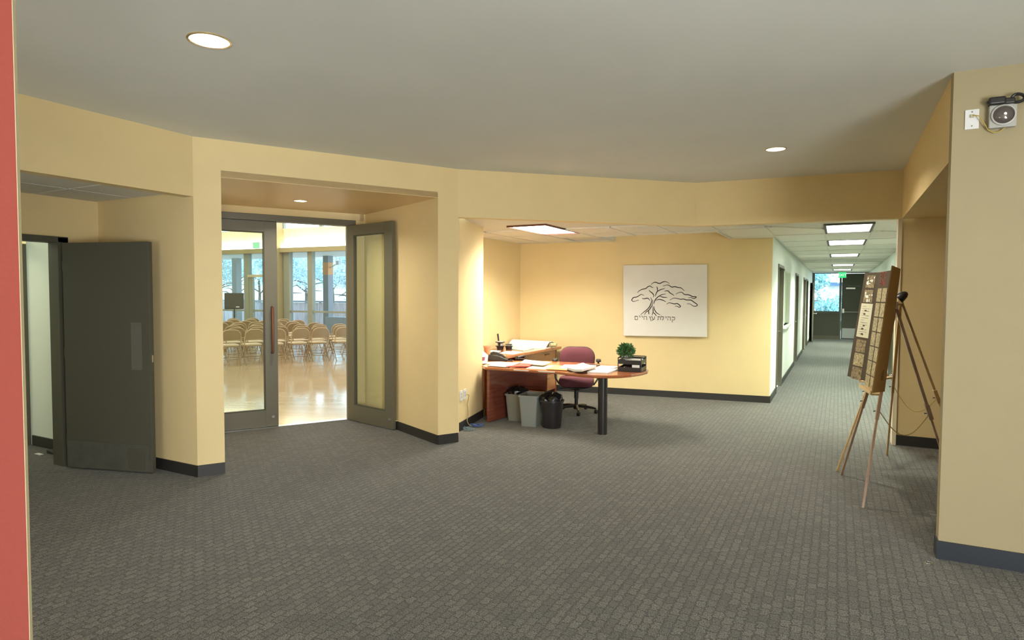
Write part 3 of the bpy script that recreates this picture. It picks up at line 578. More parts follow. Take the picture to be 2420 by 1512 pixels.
def strokes(lst, w, nm, curve=True, taper=True):
    for P in lst:
        mb = MB(); Q = catmull(P) if curve else [Vector(p) for p in P]; rings = []
        for i, q in enumerate(Q):
            d = (Q[min(i+1, len(Q)-1)]-Q[max(i-1, 0)]); d = d.normalized() if d.length else Vector((1, 0)); n_ = Vector((-d.y, d.x))
            ww = w*(.45+.75*math.sin(math.pi*min(max(i/(len(Q)-1), .06), .94))) if taper else w*(.8+.4*abs(d.x))
            c4 = []
            for sg in (1, -1):
                p = q+n_*ww*sg; u, v = (p.x-228)/1370, (p.y-183)/(1127+.015*(p.x-228)); c4.append((u, v))
            f_ = lambda k_, o_: bnp(*c4[k_], .0425+.015*c4[k_][1]+o_)
            rings.append([f_(0, 0), f_(1, 0), f_(1, .0018), f_(0, .0018)])
        mk(nm, mb.loft(rings), BRUSH, bn)
strokes(T0, 6.3, 'brush_stroke'); strokes(L0, 4.8, 'letter_stroke', False, False)
# ---------------------------------------------------------------- reception desk
DZ = .80
top = [(-4.41, 7.59), (-3.67, 7.62), (-3.33, 7.655), (-3.24, 7.62), (-3.12, 7.565), (-2.95, 7.52), (-2.77, 7.515), (-2.6, 7.56), (-2.46, 7.67), (-2.36, 7.84), (-2.29, 8.06), (-2.265, 8.27), (-2.30, 8.45), (-2.40, 8.62), (-2.55, 8.73), (-2.75, 8.80), (-3.07, 8.83), (-3.98, 8.77), (-4.4, 8.57), (-4.59, 8.5), (-4.97, 8.5), (-4.97, 8.02), (-4.60, 8.02), (-4.56, 7.75)]
dk = thing('reception_desk', 'cherry wood reception desk with rounded end on a black column', 'desk', (-3.6, 8.1, 0))
mk('desk_top', MB().prism(top, DZ-.04, DZ), CHERRYTOP, dk, bevel=.012)
mk('side_panel', MB().prism([(-4.40, 7.625), (-4.36, 7.625), (-4.26, 8.62), (-4.30, 8.62)], .01, DZ-.04), CHERRY, dk, bevel=.003)
mk('back_panel', MB().prism([(-4.66, 8.0), (-4.39, 7.97), (-4.39, 7.995), (-4.66, 8.02)], .01, DZ-.04), CHERRY, dk)
mk('modesty_panel', MB().prism([(-4.3, 8.55), (-3.9, 8.57), (-3.9, 8.6), (-4.3, 8.58)], .35, DZ-.04), CHERRY, dk)
mk('column_leg', MB().cyl((-2.71, 7.74, 0), (-2.71, 7.74, DZ-.04), .062, n=28), BLACKM, dk, smooth=True)
mk('edge_strip', MB().prism([(-3.96, 7.601), (-3.36, 7.645), (-3.36, 7.652), (-3.96, 7.608)], DZ-.022, DZ-.008), mat('bright_edge', (.8, .76, .7), .2), dk)
# credenza
CZ = .86
cr = thing('credenza', 'cherry wood filing credenza along the left yellow wall', 'cabinet', (-5.0, 9.6, 0))
mk('top', MB().prism([(-5.44, 8.52), (-4.60, 8.52), (-4.58, 10.74), (-5.44, 10.64)], CZ-.05, CZ), CHERRYTOP, cr, bevel=.01)
cy0 = pl(1239, 870, (-4.68, 8), (-4.68, 10))[1]
mk('carcass', MB().box(-5.42, -4.685, cy0, 10.70, .06, CZ-.05), CHERRY, cr)
mk('end_panel', MB().box(-5.42, -4.66, cy0-.04, cy0, .0, CZ-.05), CHERRY, cr); mk('end_panel', MB().box(-5.42, -4.66, 10.66, 10.70, 0, CZ-.05), CHERRY, cr)
mk('back_panel', MB().box(-5.44, -5.40, 8.54, cy0-.04, .05, CZ-.05), CHERRY, cr); mk('end_panel', MB().box(-5.42, -4.70, 8.54, 8.58, .0, CZ-.05), CHERRY, cr)
mk('plinth', MB().box(-5.40, -4.72, cy0, 10.66, 0, .06), BLACKP, cr)
ym = (cy0+10.66)/2
FR = wood('cherry_drawer_front', (.33, .135, .055), (.42, .18, .075), (2, 2, 14), .3, .3)
for (a, b, z0, z1) in ((cy0+.01, 10.65, .60, .80), (cy0+.01, ym-.16, .37, .59), (ym-.15, 10.65, .37, .59), (cy0+.01, ym-.16, .07, .36), (ym-.15, 10.65, .07, .36)):
    d_ = mk('drawer', MB().box(-4.686, -4.665, a, b, z0, z1), FR, cr, bevel=.003)
    mk('drawer_pull', MB().box(-4.665, -4.645, (a+b)/2-.09+(.25 if z0 > .5 else 0), (a+b)/2+.09+(.25 if z0 > .5 else 0), z1-.07, z1-.05), mat('dark_brass_pull', (.20, .11, .05), .4), d_, bevel=.004)
# ------- papers
def sheet(corners_px, z, m, lab, nm='paper', cat='paper', th=.006, group=None, curl=0, marks=None, jig=0):
    P = [Vector(at(*q, z)) for q in corners_px]; c = sum(P, Vector())/4
    mb = MB()
    rings = []
    n = 6
    up = Vector((0, 0, 1))
    lo = []; hi = []
    o = mb
    for i in range(n+1):
        t_ = i/n; a = P[0].lerp(P[1], t_); b = P[3].lerp(P[2], t_); z_ = curl*(2*t_-1)**2
        rings.append([a+up*(z_), b+up*z_, b+up*(z_+th), a+up*(z_+th)])
    mb.loft(rings)
    ob = one(nm, mb, m, lab, cat, tuple(c), group=group)
    if marks:
        for (u0, u1, v0, v1) in marks:
            q = lambda u, v: (P[0].lerp(P[1], u)).lerp(P[3].lerp(P[2], u), v)+up*(th+.0006)
            mk('print', MB().quad(q(u0, v0), q(u1, v0), q(u1, v1), q(u0, v1), .0004, n=up), INK, ob)
    return ob
ZT = DZ+.0005
sheet([(1134.8, 857), (1160, 862), (1207, 857), (1180, 855)], ZT, CREAM, 'pale paper lying left of the white documents below phone')
sheet([(1151, 864.5), (1199, 868), (1230, 857.5), (1180, 857)], ZT+.0065, PAPER, 'white document at the left front corner of the desk', marks=[(.35, .65, .4, .6)], th=.008)
sheet([(1196, 867), (1250, 866.5), (1262, 859), (1228, 862)], ZT+.012, REDF, 'red folder at the front edge of the desk', nm='folder', cat='folder', th=.012)
sheet([(1230, 859), (1284, 864), (1301, 858), (1240, 851.5)], ZT+.026, PAPER, 'white booklet stack behind the red folder', nm='booklet', cat='booklet', th=.014, marks=[(.3, .7, .3, .6), (.55, .85, .65, .8)])
sheet([(1243, 871), (1289, 873.5), (1310, 864), (1262, 864)], ZT, CREAM, 'cream sheet at the middle front of desk')
sheet([(1290, 873), (1340, 875.5), (1338, 866.5), (1312, 863.5)], ZT+.007, ORANGE, 'orange envelope under the middle papers', nm='envelope', cat='envelope', th=.008)
sheet([(1322, 870), (1345, 874), (1405, 864), (1334, 862)], ZT+.016, PAPER, 'white sheet lying flat behind the curled papers', th=.006)
sheet([(1339, 874.5), (1376, 880), (1409, 870), (1378, 863.5)], ZT+.024, PAPER, 'thick stack of white papers with curled corners', nm='paper_stack', cat='papers', th=.028, curl=.012, marks=[(.35, .7, .35, .5), (.3, .55, .55, .62)])
sheet([(1388, 880.5), (1436, 883), (1461, 874), (1410, 870.5)], ZT, PAPER, 'white pad left of the black letter tray', nm='pad', cat='pad', th=.016)
sheet([(1408, 869), (1449, 871), (1461, 866), (1420, 864)], ZT+.018, BLUEP, 'pale blue sheet behind the white pad', th=.004)
sheet([(1378, 863), (1406, 865.5), (1418, 863.3), (1390, 860.5)], ZT, BLACKP, 'black folder edge near the chair back', nm='folder', cat='folder', th=.008)
# credenza items
ZC = CZ+.0005
sheet([(1196, 824), (1236, 829), (1262, 824), (1222, 819)], ZC, TEAL, 'pale teal folder on the credenza', nm='folder', cat='folder', th=.014)
sheet([(1206, 819.5), (1240, 823.5), (1254, 820), (1220, 817)], ZC+.016, PAPER, 'white booklet lying on the teal folder', nm='booklet', cat='booklet', th=.012)
sheet([(1180, 835), (1212, 837.5), (1234, 832.5), (1196, 830)], ZC, PAPER, 'white sheet at the near end of the credenza')
sheet([(1158, 832), (1176, 833), (1184, 829.5), (1160, 828)], ZC, PAPER, 'small white sheet beside the terracotta cup')
sheet([(1200, 815), (1230, 819), (1238, 816), (1206, 812)], ZC, CREAM, 'cream catalogue behind the teal folder', nm='catalogue', cat='book', th=.022)
# big rolled drawings
pr = thing('plan_set', 'large curled set of white building plans on the credenza', 'plans', (-4.95, 10.3, CZ))
Pa = [Vector(v) for v in ((-5.40, 10.16, CZ), (-4.62, 10.13, CZ), (-4.60, 10.55, CZ), (-5.38, 10.5, CZ))]
rg = []
for i in range(15):
    t_ = i/14; a = Pa[0].lerp(Pa[3], t_); b = Pa[1].lerp(Pa[2], t_)
    zz = .02+.10*math.sin(math.pi*min(1, t_*1.05))**.8
    rg.append([a+Vector((0, 0, zz)), b+Vector((0, 0, zz*.9)), b+Vector((0, 0, zz*.9+.008)), a+Vector((0, 0, zz+.008))])
mk('curled_sheets', MB().loft(rg), PAPER, pr, smooth=True)
mk('flat_sheets', MB().prism([(-5.40, 10.13), (-4.62, 10.10), (-4.60, 10.55), (-5.38, 10.52)], CZ+.0005, CZ+.018), PAPER, pr)
mk('rolled_plan', MB().cyl((-5.3, 10.28, CZ+.055), (-4.50, 10.32, CZ+.055), .035, n=20), mat('aged_paper_roll', (.62, .50, .26), .7), pr, smooth=True)
mk('binding_loop', MB().tube([(-4.575, 10.18+.055*math.cos(a)*.6, CZ+.065+.05*math.sin(a)) for a in [R(-60+24*k_) for k_ in range(12)]], .004, 6), BLACKP, pr, smooth=True)
# rotary card file
rx, ry, _ = at(1182, 826, CZ)
ro = thing('card_file', 'black stacked card file with upright black stick on the credenza', 'card file', (rx, ry, CZ))
mk('base', MB().lathe([(.055, 0), (.065, .05), (.085, .06), (.085, .068), (.05, .07)], (rx, ry, CZ+.0005), 20), BLACKP, ro, smooth=True)
mk('tray', MB().lathe([(.04, .07), (.045, .115), (.09, .13), (.09, .137), (.03, .138)], (rx, ry, CZ), 20), BLACKP, ro, smooth=True)
mk('card_stack', MB().box(rx-.045, rx+.045, ry-.035, ry+.035, CZ+.0745, CZ+.112), PAPER, ro); mk('card_stack', MB().box(rx-.04, rx+.04, ry-.03, ry+.03, CZ+.139, CZ+.150), PAPER, ro)
mk('stick', MB().cyl((rx-.03, ry, CZ+.138), (rx-.055, ry+.01, CZ+.275), .014, .016, 12), BLACKP, ro, smooth=True)
mk('side_tray', MB().lathe([(.05, 0), (.06, .05), (.07, .06), (.07, .067), (.02, .068)], (rx+.13, ry+.08, CZ+.0005), 16), BLACKP, ro, smooth=True)
mk('card_stack', MB().box(rx+.09, rx+.17, ry+.05, ry+.11, CZ+.069, CZ+.085), PAPER, ro)
mk('side_lid', MB().lathe([(.05, 0), (.068, .006), (.068, .012), (.02, .013)], (rx+.13, ry+.08, CZ+.0855), 16), BLACKP, ro, smooth=True)
cx, cyy, _ = at(1151, 835, CZ); 
one('terracotta_cup', MB().lathe([(.036, 0), (.055, .10), (.062, .10), (.064, .125), (.056, .125), (.05, .1), (.03, .012)], (cx, cyy, CZ+.0005), 24), PINK, 'small terracotta cup behind the black phone', 'cup', (cx, cyy, CZ), smooth=True)
# leaflet stand at the wall corner
lx = Vector(at(1143, 859, DZ)); 
lf = thing('leaflet_holder', 'white standing leaflet with maroon square beside the phone', 'sign', tuple(lx))
A = Vector(at(1133.5, 860, DZ)); B = Vector(at(1151, 859, DZ)); U = Vector((0, 0, 1))
mk('card', MB().quad(A, B, B+U*.12+Vector((0, .03, 0)), A+U*.22+Vector((0, .04, 0)), .004), PAPER, lf)
mk('maroon_square', MB().quad(A.lerp(B, .25)+U*.05-Vector((0, .004, 0)), A.lerp(B, .7)+U*.05-Vector((0, .004, 0)), A.lerp(B, .7)+U*.10+Vector((0, .006, 0)), A.lerp(B, .25)+U*.10+Vector((0, .006, 0)), .001, n=Vector((0, -1, 0))), mat('maroon_print', (.25, .06, .08), .6), lf)
# desk phone
pc = Vector(at(1180, 852, DZ)); pu = Vector((.93, .36, 0)); pv = Vector((-.36, .93, 0))
ph = thing('desk_phone', 'black desk phone at the left end of the desk', 'phone', (pc.x, pc.y, DZ))
def PP(u, v, z): q = pc+pu*u+pv*v; return (q.x, q.y, DZ+z)
mk('body', MB().loft([[PP(-.16, v, .001), PP(.13, v, .001), PP(.13, v, .03), PP(.02, v, .075), PP(-.16, v, .10)] for v in (-.09, .09)]), BLACKP, ph, bevel=.006)
mk('handset', MB().loft([[PP(u, v0, z0+.0), PP(u, v0+.055, z0), PP(u, v0+.055, z0+t_), PP(u, v0, z0+t_)] for (u, v0, z0, t_) in ((-.13, -.075, .088, .04), (-.09, -.075, .10, .045), (-.02, -.075, .095, .04), (.05, -.075, .075, .035), (.10, -.075, .04, .03))]), BLACKP, ph, smooth=True, bevel=.006)
mk('keypad', MB().loft([[PP(-.02, v, .083), PP(.11, v, .042), PP(.11, v, .046), PP(-.02, v, .087)] for v in (.0, .075)]), mat('grey_keys', (.10, .10, .095), .4), ph)
mk('cord', MB().tube([PP(.10, -.08, .03), PP(.15, -.085, .012), PP(.21, -.07, .012), PP(.22, -.03, .012), PP(.17, -.0, .012)], .009, 8), BLACKP, ph, smooth=True)
# stapler
sc_ = Vector(at(1229, 855, DZ)); su = Vector((.75, .66, 0)).normalized()
sg = thing('stapler', 'black open stapler on the desk papers', 'stapler', (sc_.x, sc_.y, DZ))
SZ = DZ+.041
mk('base', MB().bar(sc_-su*.05+U*.047, sc_+su*.07+U*.047, .034, .010), BLACKP, sg, bevel=.003)
mk('arm', MB().bar(sc_-su*.06+U*.060, sc_+su*.07+U*.098, .032, .026), BLACKP, sg, bevel=.008)
mk('hinge', MB().box(sc_.x-.060, sc_.x-.020, sc_.y-.055, sc_.y-.02, SZ, SZ+.05), BLACKP, sg, bevel=.01)
# letter tray with plant
tx = Vector(at(1494, 876, DZ)); ta = Vector((.93, .37, 0)); ta = Vector((1, .10, 0)).normalized(); tb = Vector((-.10, 1, 0)).normalized()
TC = Vector(at(1460.5, 877, DZ))
def TP(u, v, z): q = TC+ta*u+tb*v; return Vector((q.x, q.y, DZ+z))
lt = thing('letter_tray', 'black two tier letter tray at the round desk end', 'letter tray', (TC.x, TC.y, DZ))
w_, d_ = .31, .36
MESH = mat('black_wire_mesh', (.02, .018, .016), .4)
for z in (.002, .10):
    tr = mk('tray', MB().loft([[TP(0, 0, z), TP(w_, 0, z), TP(w_, d_, z), TP(0, d_, z)], [TP(0, 0, z+.006), TP(w_, 0, z+.006), TP(w_, d_, z+.006), TP(0, d_, z+.006)]]), MESH, lt)
    mk('rim', MB().bar(TP(0, 0, z+.03), TP(w_, 0, z+.03), .008, .05), MESH, tr); mk('rim', MB().bar(TP(w_, 0, z+.03), TP(w_, d_, z+.03), .008, .05), MESH, tr)
    mk('rim', MB().bar(TP(0, 0, z+.03), TP(0, d_, z+.03), .008, .05), MESH, tr); mk('rim', MB().bar(TP(0, d_, z+.04), TP(w_, d_, z+.04), .008, .07), MESH, tr)
for (u, v) in ((0, 0), (w_, 0), (w_, d_), (0, d_)): mk('post', MB().cyl(TP(u, v, .001), TP(u, v, .185 if True else .15), .007, n=8), MESH, lt)
mk('top_rail', MB().tube([TP(0, d_, .185), TP(0, 0, .185), TP(w_, 0, .185)], .006, 6).tube([TP(w_, 0, .185), TP(w_, d_, .185), TP(0, d_, .185)], .006, 6), MESH, lt)
one('paper', MB().loft([[TP(.08, .02, z), TP(w_-.02, .02, z), TP(w_-.02, .3, z), TP(.06, .3, z)] for z in (.107, .15)]), PAPER, 'white papers in the upper level of letter tray', 'papers', tuple(TP(.15, .15, .107)))
one('paper', MB().loft([[TP(.03, .03, z), TP(w_-.03, .03, z), TP(w_-.03, .3, z), TP(.03, .3, z)] for z in (.009, .035)]), mat('brown_papers', (.16, .10, .07), .7), 'dark papers in the lower level of letter tray', 'papers', tuple(TP(.15, .15, .009)))
mk('label_card', MB().quad(TP(.19, -.006, .06), TP(.29, -.006, .06), TP(.29, -.006, .095), TP(.19, -.006, .095), .001, n=-tb), WHITEP, lt)
PC = TP(.07, .16, .151)
pp = thing('potted_plant', 'small round green plant in grey pot on letter tray', 'plant', tuple(PC))
mk('pot', MB().lathe([(.05, 0), (.06, .06), (.064, .065), (.055, .06), (.04, .05)], PC, 20), mat('grey_pot', (.40, .40, .38), .5), pp, smooth=True)
rnd = random.Random(3); lv = MB(); PCn = PC+U*.115
mk('stem', MB().cyl(PC+U*.04, PC+U*.10, .012, n=8), LEAF, pp)
for i in range(1100):
    d = Vector((rnd.gauss(0, 1), rnd.gauss(0, 1), rnd.gauss(0, 1))).normalized(); r_ = .10*rnd.random()**.45
    p = PCn+Vector((d.x*r_*1.1, d.y*r_*1.1, d.z*r_*.9)); t_ = (d+Vector((rnd.gauss(0, .5), rnd.gauss(0, .5), rnd.gauss(0, .4)+.4))).normalized()
    sd = t_.cross(Vector((rnd.gauss(0, 1), rnd.gauss(0, 1), rnd.gauss(0, 1)))).normalized()*.0075; l_ = .03+.02*rnd.random()
    lv.add([p-sd*.4, p+t_*l_*.5-sd, p+t_*l_, p+t_*l_*.5+sd], [(0, 1, 2, 3)])
mk('foliage', lv, LEAF, pp, kind='stuff')
# ---------------------------------------------------------------- bins
def bin_rect(c, w, d, h, rot, m, lab, nm='waste_bin', bag=False):
    t = thing(nm, lab, 'waste bin', (c[0], c[1], 0)); ca, sa = math.cos(rot), math.sin(rot)
    def ring(sx, sy, z, n=6, rr=.03):
        out = []
        for (qx, qy, a0) in ((1, 1, 0), (-1, 1, 90), (-1, -1, 180), (1, -1, 270)):
            for k_ in range(n):
                a = R(a0+90*k_/(n-1)); x = qx*(sx-rr)+rr*math.cos(a); y_ = qy*(sy-rr)+rr*math.sin(a); out.append((c[0]+x*ca-y_*sa, c[1]+x*sa+y_*ca, z))
        return out
    mk('body', MB().loft([ring(w*.40, d*.40, .002), ring(w*.5, d*.5, h), ring(w*.5-.008, d*.5-.008, h), ring(w*.40-.008, d*.40-.008, .012)]), m, t, smooth=True)
    mk('rim', MB().loft([ring(w*.5-.006, d*.5-.006, h-.022), ring(w*.5+.010, d*.5+.010, h-.022), ring(w*.5+.012, d*.5+.012, h+.002), ring(w*.5-.008, d*.5-.008, h+.002)], cap=False), m, t, smooth=True)
    return t, ring
def bag(c, r, h, t, seed):
    rn = random.Random(seed); rings = []; n = 36; ph_ = [rn.random()*6 for _ in range(5)]
    for k_, (rr, zz) in enumerate(((r*1.06, -.05), (r*1.12, -.01), (r*1.08, .02), (r*.9, .035), (r*.6, .05), (r*.25, .06), (r*.05, .03))):
        rings.append([(c[0]+rr*(1+.10*math.sin(3*a+ph_[0])+.07*math.sin(7*a+ph_[1]+k_))*math.cos(a), c[1]+rr*(1+.10*math.sin(4*a+ph_[2])+.07*math.sin(9*a+ph_[3]+k_))*math.sin(a), h+zz+.022*math.sin(5*a+ph_[4]+k_)+.012*math.sin(11*a+k_*2)) for a in [2*math.pi*i/n for i in range(n)]])
    mk('bin_bag', MB().loft(rings, cap=False), BAG, t, smooth=True)
b1p = at(1215, 1000, 0); t1, _ = bin_rect((-4.115, 8.04), .27, .36, .395, R(8), TANBIN, 'taupe waste bin with black bag under the desk', bag=True); bag((-4.115, 8.04), .135, .405, t1, 2)
b2c = (-3.785, 7.82); t2, _ = bin_rect(b2c, .27, .40, .435, R(10), GREYBIN, 'light grey rectangular waste bin between the other two bins')
mk('paper_scrap', MB().box(b2c[0]-.04, b2c[0]+.06, b2c[1]-.02, b2c[1]+.05, .37, .378), CREAM, t2)
b3c = (-3.465, 7.80)
t3 = thing('waste_bin', 'black round waste bin with black bag near the chair', 'waste bin', (*b3c, 0))
mk('body', MB().lathe([(.125, .002), (.16, .36), (.172, .36), (.172, .385), (.155, .385), (.15, .36), (.115, .012)], (*b3c, 0), 32), BLACKBIN, t3, smooth=True); bag(b3c, .14, .40, t3, 5)
# ---------------------------------------------------------------- office chair
oc = Vector((-3.575, 8.98, 0)); fa = R(-70)   # direction it faces
fu = Vector((math.cos(fa), math.sin(fa), 0)); fs = Vector((-fu.y, fu.x, 0))
ch = thing('office_chair', 'burgundy swivel office chair behind the reception desk', 'chair', tuple(oc))
def CP(s_, f_, z): q = oc+fs*s_+fu*f_; return Vector((q.x, q.y, z))
def rr(hw, hh, r_, n=7):
    out = []
    for (qx, qy, a0) in ((1, 1, 0), (-1, 1, 90), (-1, -1, 180), (1, -1, 270)):
        for k_ in range(n): a = R(a0+90*k_/(n-1)); out.append((qx*(hw-r_)+r_*math.cos(a), qy*(hh-r_)+r_*math.sin(a)))
    return out
def cushion(hw, hh, r_, layers, fmap): return MB().loft([[fmap(x*s_, y_*s_, o_) for x, y_ in rr(hw, hh, r_)] for s_, o_ in layers])
sm = lambda x, y_, o_: CP(x, y_, .49+o_+(-.03 if False else 0)-.9*max(0, y_-.14)**1.5)
mk('seat', cushion(.27, .25, .12, ((.90, -.045), (.97, -.035), (1, -.01), (1, .02), (.96, .045), (.85, .058), (.5, .062)), sm), BURG, ch, smooth=True)
mk('seat_shell', cushion(.26, .24, .12, ((.45, -.11), (.75, -.095), (.95, -.06), (.97, -.046)), sm), BLACKP, ch, smooth=True)
bm_ = lambda x, y_, o_: CP(x*(1-.12*max(0, -y_)/.25), -.24+o_-.12*(y_)-.35*x*x*0+.5*x*x, .765+y_)
mk('backrest', cushion(.278, .235, .16, ((.93, -.0), (.985, .01), (1, .03), (.985, .05), (.9, .065), (.5, .068)), bm_), BURG, ch, smooth=True)
mk('back_shell', cushion(.283, .240, .163, ((.6, -.035), (.9, -.03), (1.0, -.01), (1.0, .012)), bm_), BLACKP, ch, smooth=True)
mk('back_post', MB().tube([CP(0, -.27, .75), CP(0, -.28, .55), CP(0, -.2, .42), CP(0, 0, .40)], .025, 8), BLACKP, ch, smooth=True)
mk('mechanism', MB().box(oc.x-.09, oc.x+.09, oc.y-.10, oc.y+.10, .36, .41), BLACKM, ch, bevel=.01)
mk('lever', MB().cyl(CP(.0, .05, .38), CP(-.26, .06, .375), .008, n=8), BLACKP, ch)
mk('gas_column', MB().lathe([(.028, 0), (.028, .12), (.035, .121), (.035, .26)], (oc.x, oc.y, .10), 16), BLACKM, ch, smooth=True)
for s_ in (-1, 1):
    arm = mk('armrest', MB().tube([CP(s_*.16, .0, .42), CP(s_*.27, .0, .44), CP(s_*.325, -.02, .52), CP(s_*.345, -.04, .72), CP(s_*.33, -.02, .80)], .014, 10), BLACKP, ch, smooth=True)
    mk('arm_pad', cushion(.04, .12, .038, ((.8, -.0), (1, .008), (1, .02), (.85, .032), (.5, .034)), lambda x, y_, o_: CP(s_*.335+x, y_, .80+o_)), BLACKP, arm, smooth=True)
mk('hub', MB().lathe([(.045, .0), (.05, .06), (.035, .07)], (oc.x, oc.y, .055), 16), BLACKM, ch, smooth=True)
for k_ in range(5):
    a = R(-62+72*k_); q = Vector((oc.x+.31*math.cos(a), oc.y+.31*math.sin(a), 0))
    lg = mk('base_leg', MB().tube([(oc.x, oc.y, .105), (oc.x+.18*math.cos(a), oc.y+.18*math.sin(a), .095), (q.x, q.y, .075)], [.026, .022, .016], 8), BLACKM, ch, smooth=True)
    mk('caster', MB().cyl((q.x-.02, q.y, .03), (q.x+.02, q.y, .03), .029, n=14).cyl((q.x, q.y, .03), (q.x, q.y, .075), .008, n=8), BLACKP, lg, smooth=True)
# ---------------------------------------------------------------- outlets and cables
ra, rb = (-4.44, 6.955), (-4.655, 7.95); rl = math.dist(ra, rb); ru = ((rb[0]-ra[0])/rl, (rb[1]-ra[1])/rl); rn = (ru[1], -ru[0])
def RP(s_, w, z): return (ra[0]+ru[0]*s_+rn[0]*w, ra[1]+ru[1]*s_+rn[1]*w, z)
def outlet(s0, lab):
    t = thing('wall_outlet', lab, 'outlet', RP(s0+.04, 0, .40))
    mk('plate', MB().prism([RP(s0, 0, 0)[:2], RP(s0+.085, 0, 0)[:2], RP(s0+.085, .008, 0)[:2], RP(s0, .008, 0)[:2]], .40, .535), WHITEP, t, bevel=.002)
    for z in (.435, .475): mk('socket', MB().prism([RP(s0+.025, .008, 0)[:2], RP(s0+.06, .008, 0)[:2], RP(s0+.06, .011, 0)[:2], RP(s0+.025, .011, 0)[:2]], z, z+.03), mat('socket_grey', (.45, .45, .45), .5), t)
outlet(.03, 'white outlet plate half hidden at the pier corner'); outlet(.17, 'white outlet plate with cord plugged in beside desk')
one('power_cord', MB().tube([RP(.215, .03, .46), RP(.25, .045, .455), RP(.31, .03, .44), RP(.31, .02, .38), RP(.28, .015, .32), RP(.30, .02, .22), RP(.27, .03, .16), RP(.22, .035, .10), RP(.24, .05, .05), RP(.28, .08, .012)], .005, 8), mat('khaki_cord', (.34, .25, .10), .5), 'khaki power cord hanging from outlet beside the desk', 'cord', RP(.26, .03, .0), smooth=True)
rn2 = random.Random(9)
def coil(c, r_, turns, m, lab, nm, seed, rad=.006):
    q = random.Random(seed); P = []
    for k_ in range(turns*9):
        a = k_*2*math.pi/9; rr_ = r_*(.45+.5*q.random()); P.append((c[0]+rr_*math.cos(a)*1.3, c[1]+rr_*math.sin(a), .008+.03*q.random()*(k_ % 4 == 1)+.002*k_/turns))
    one(nm, MB().tube(P, rad, 6), m, lab, 'cable', (*c, 0), smooth=True)
cc_ = at(1128, 1007, 0); coil((cc_[0]+.0, cc_[1]-.02), .085, 5, BLUEC, 'tangled blue network cable on carpet left of desk', 'blue_cable', 1)
cc_ = at(1106, 1016, 0); coil((cc_[0], cc_[1]), .075, 3, TEALC, 'loose grey cable on carpet by the pier baseboard', 'grey_cable', 4, .004)
sw = thing('wall_outlet', 'small white outlet low on the corridor left wall', 'outlet', (CX, 14.9, .42)); mk('plate', MB().box(CX, CX+.01, 14.85, 14.98, .40, .53), WHITEP, sw)
# small floor debris
q = at(93, 1073.5, 0); one('paper_scrap', MB().box(q[0]-.06, q[0]+.05, q[1]-.02, q[1]+.02, .0005, .006), WHITEP, 'tiny white scrap on carpet before the grey doorway', 'scrap', q)
q = at(130, 1071.5, 0); one('door_wedge', MB().loft([[(q[0]-.09, q[1]-.04, .0005), (q[0]-.09, q[1]+.03, .0005), (q[0]-.09, q[1]+.03, .04), (q[0]-.09, q[1]-.04, .04)], [(q[0]+.12, q[1]-.03, .0005), (q[0]+.12, q[1]+.02, .0005), (q[0]+.12, q[1]+.02, .008), (q[0]+.12, q[1]-.03, .008)]]), BLACKP, 'black rubber door wedge on carpet in the grey doorway', 'door wedge', q)
q = at(2195, 1331, 0); one('plastic_ring', MB().tube([(q[0]+.022*math.cos(a), q[1]+.022*math.sin(a), .004) for a in [2*math.pi*k_/20 for k_ in range(20)]], .0025, 6, closed=True), CHROME, 'small shiny ring on carpet at the right pier base', 'ring', q, smooth=True)  # small clear plastic ring, drawn in chrome
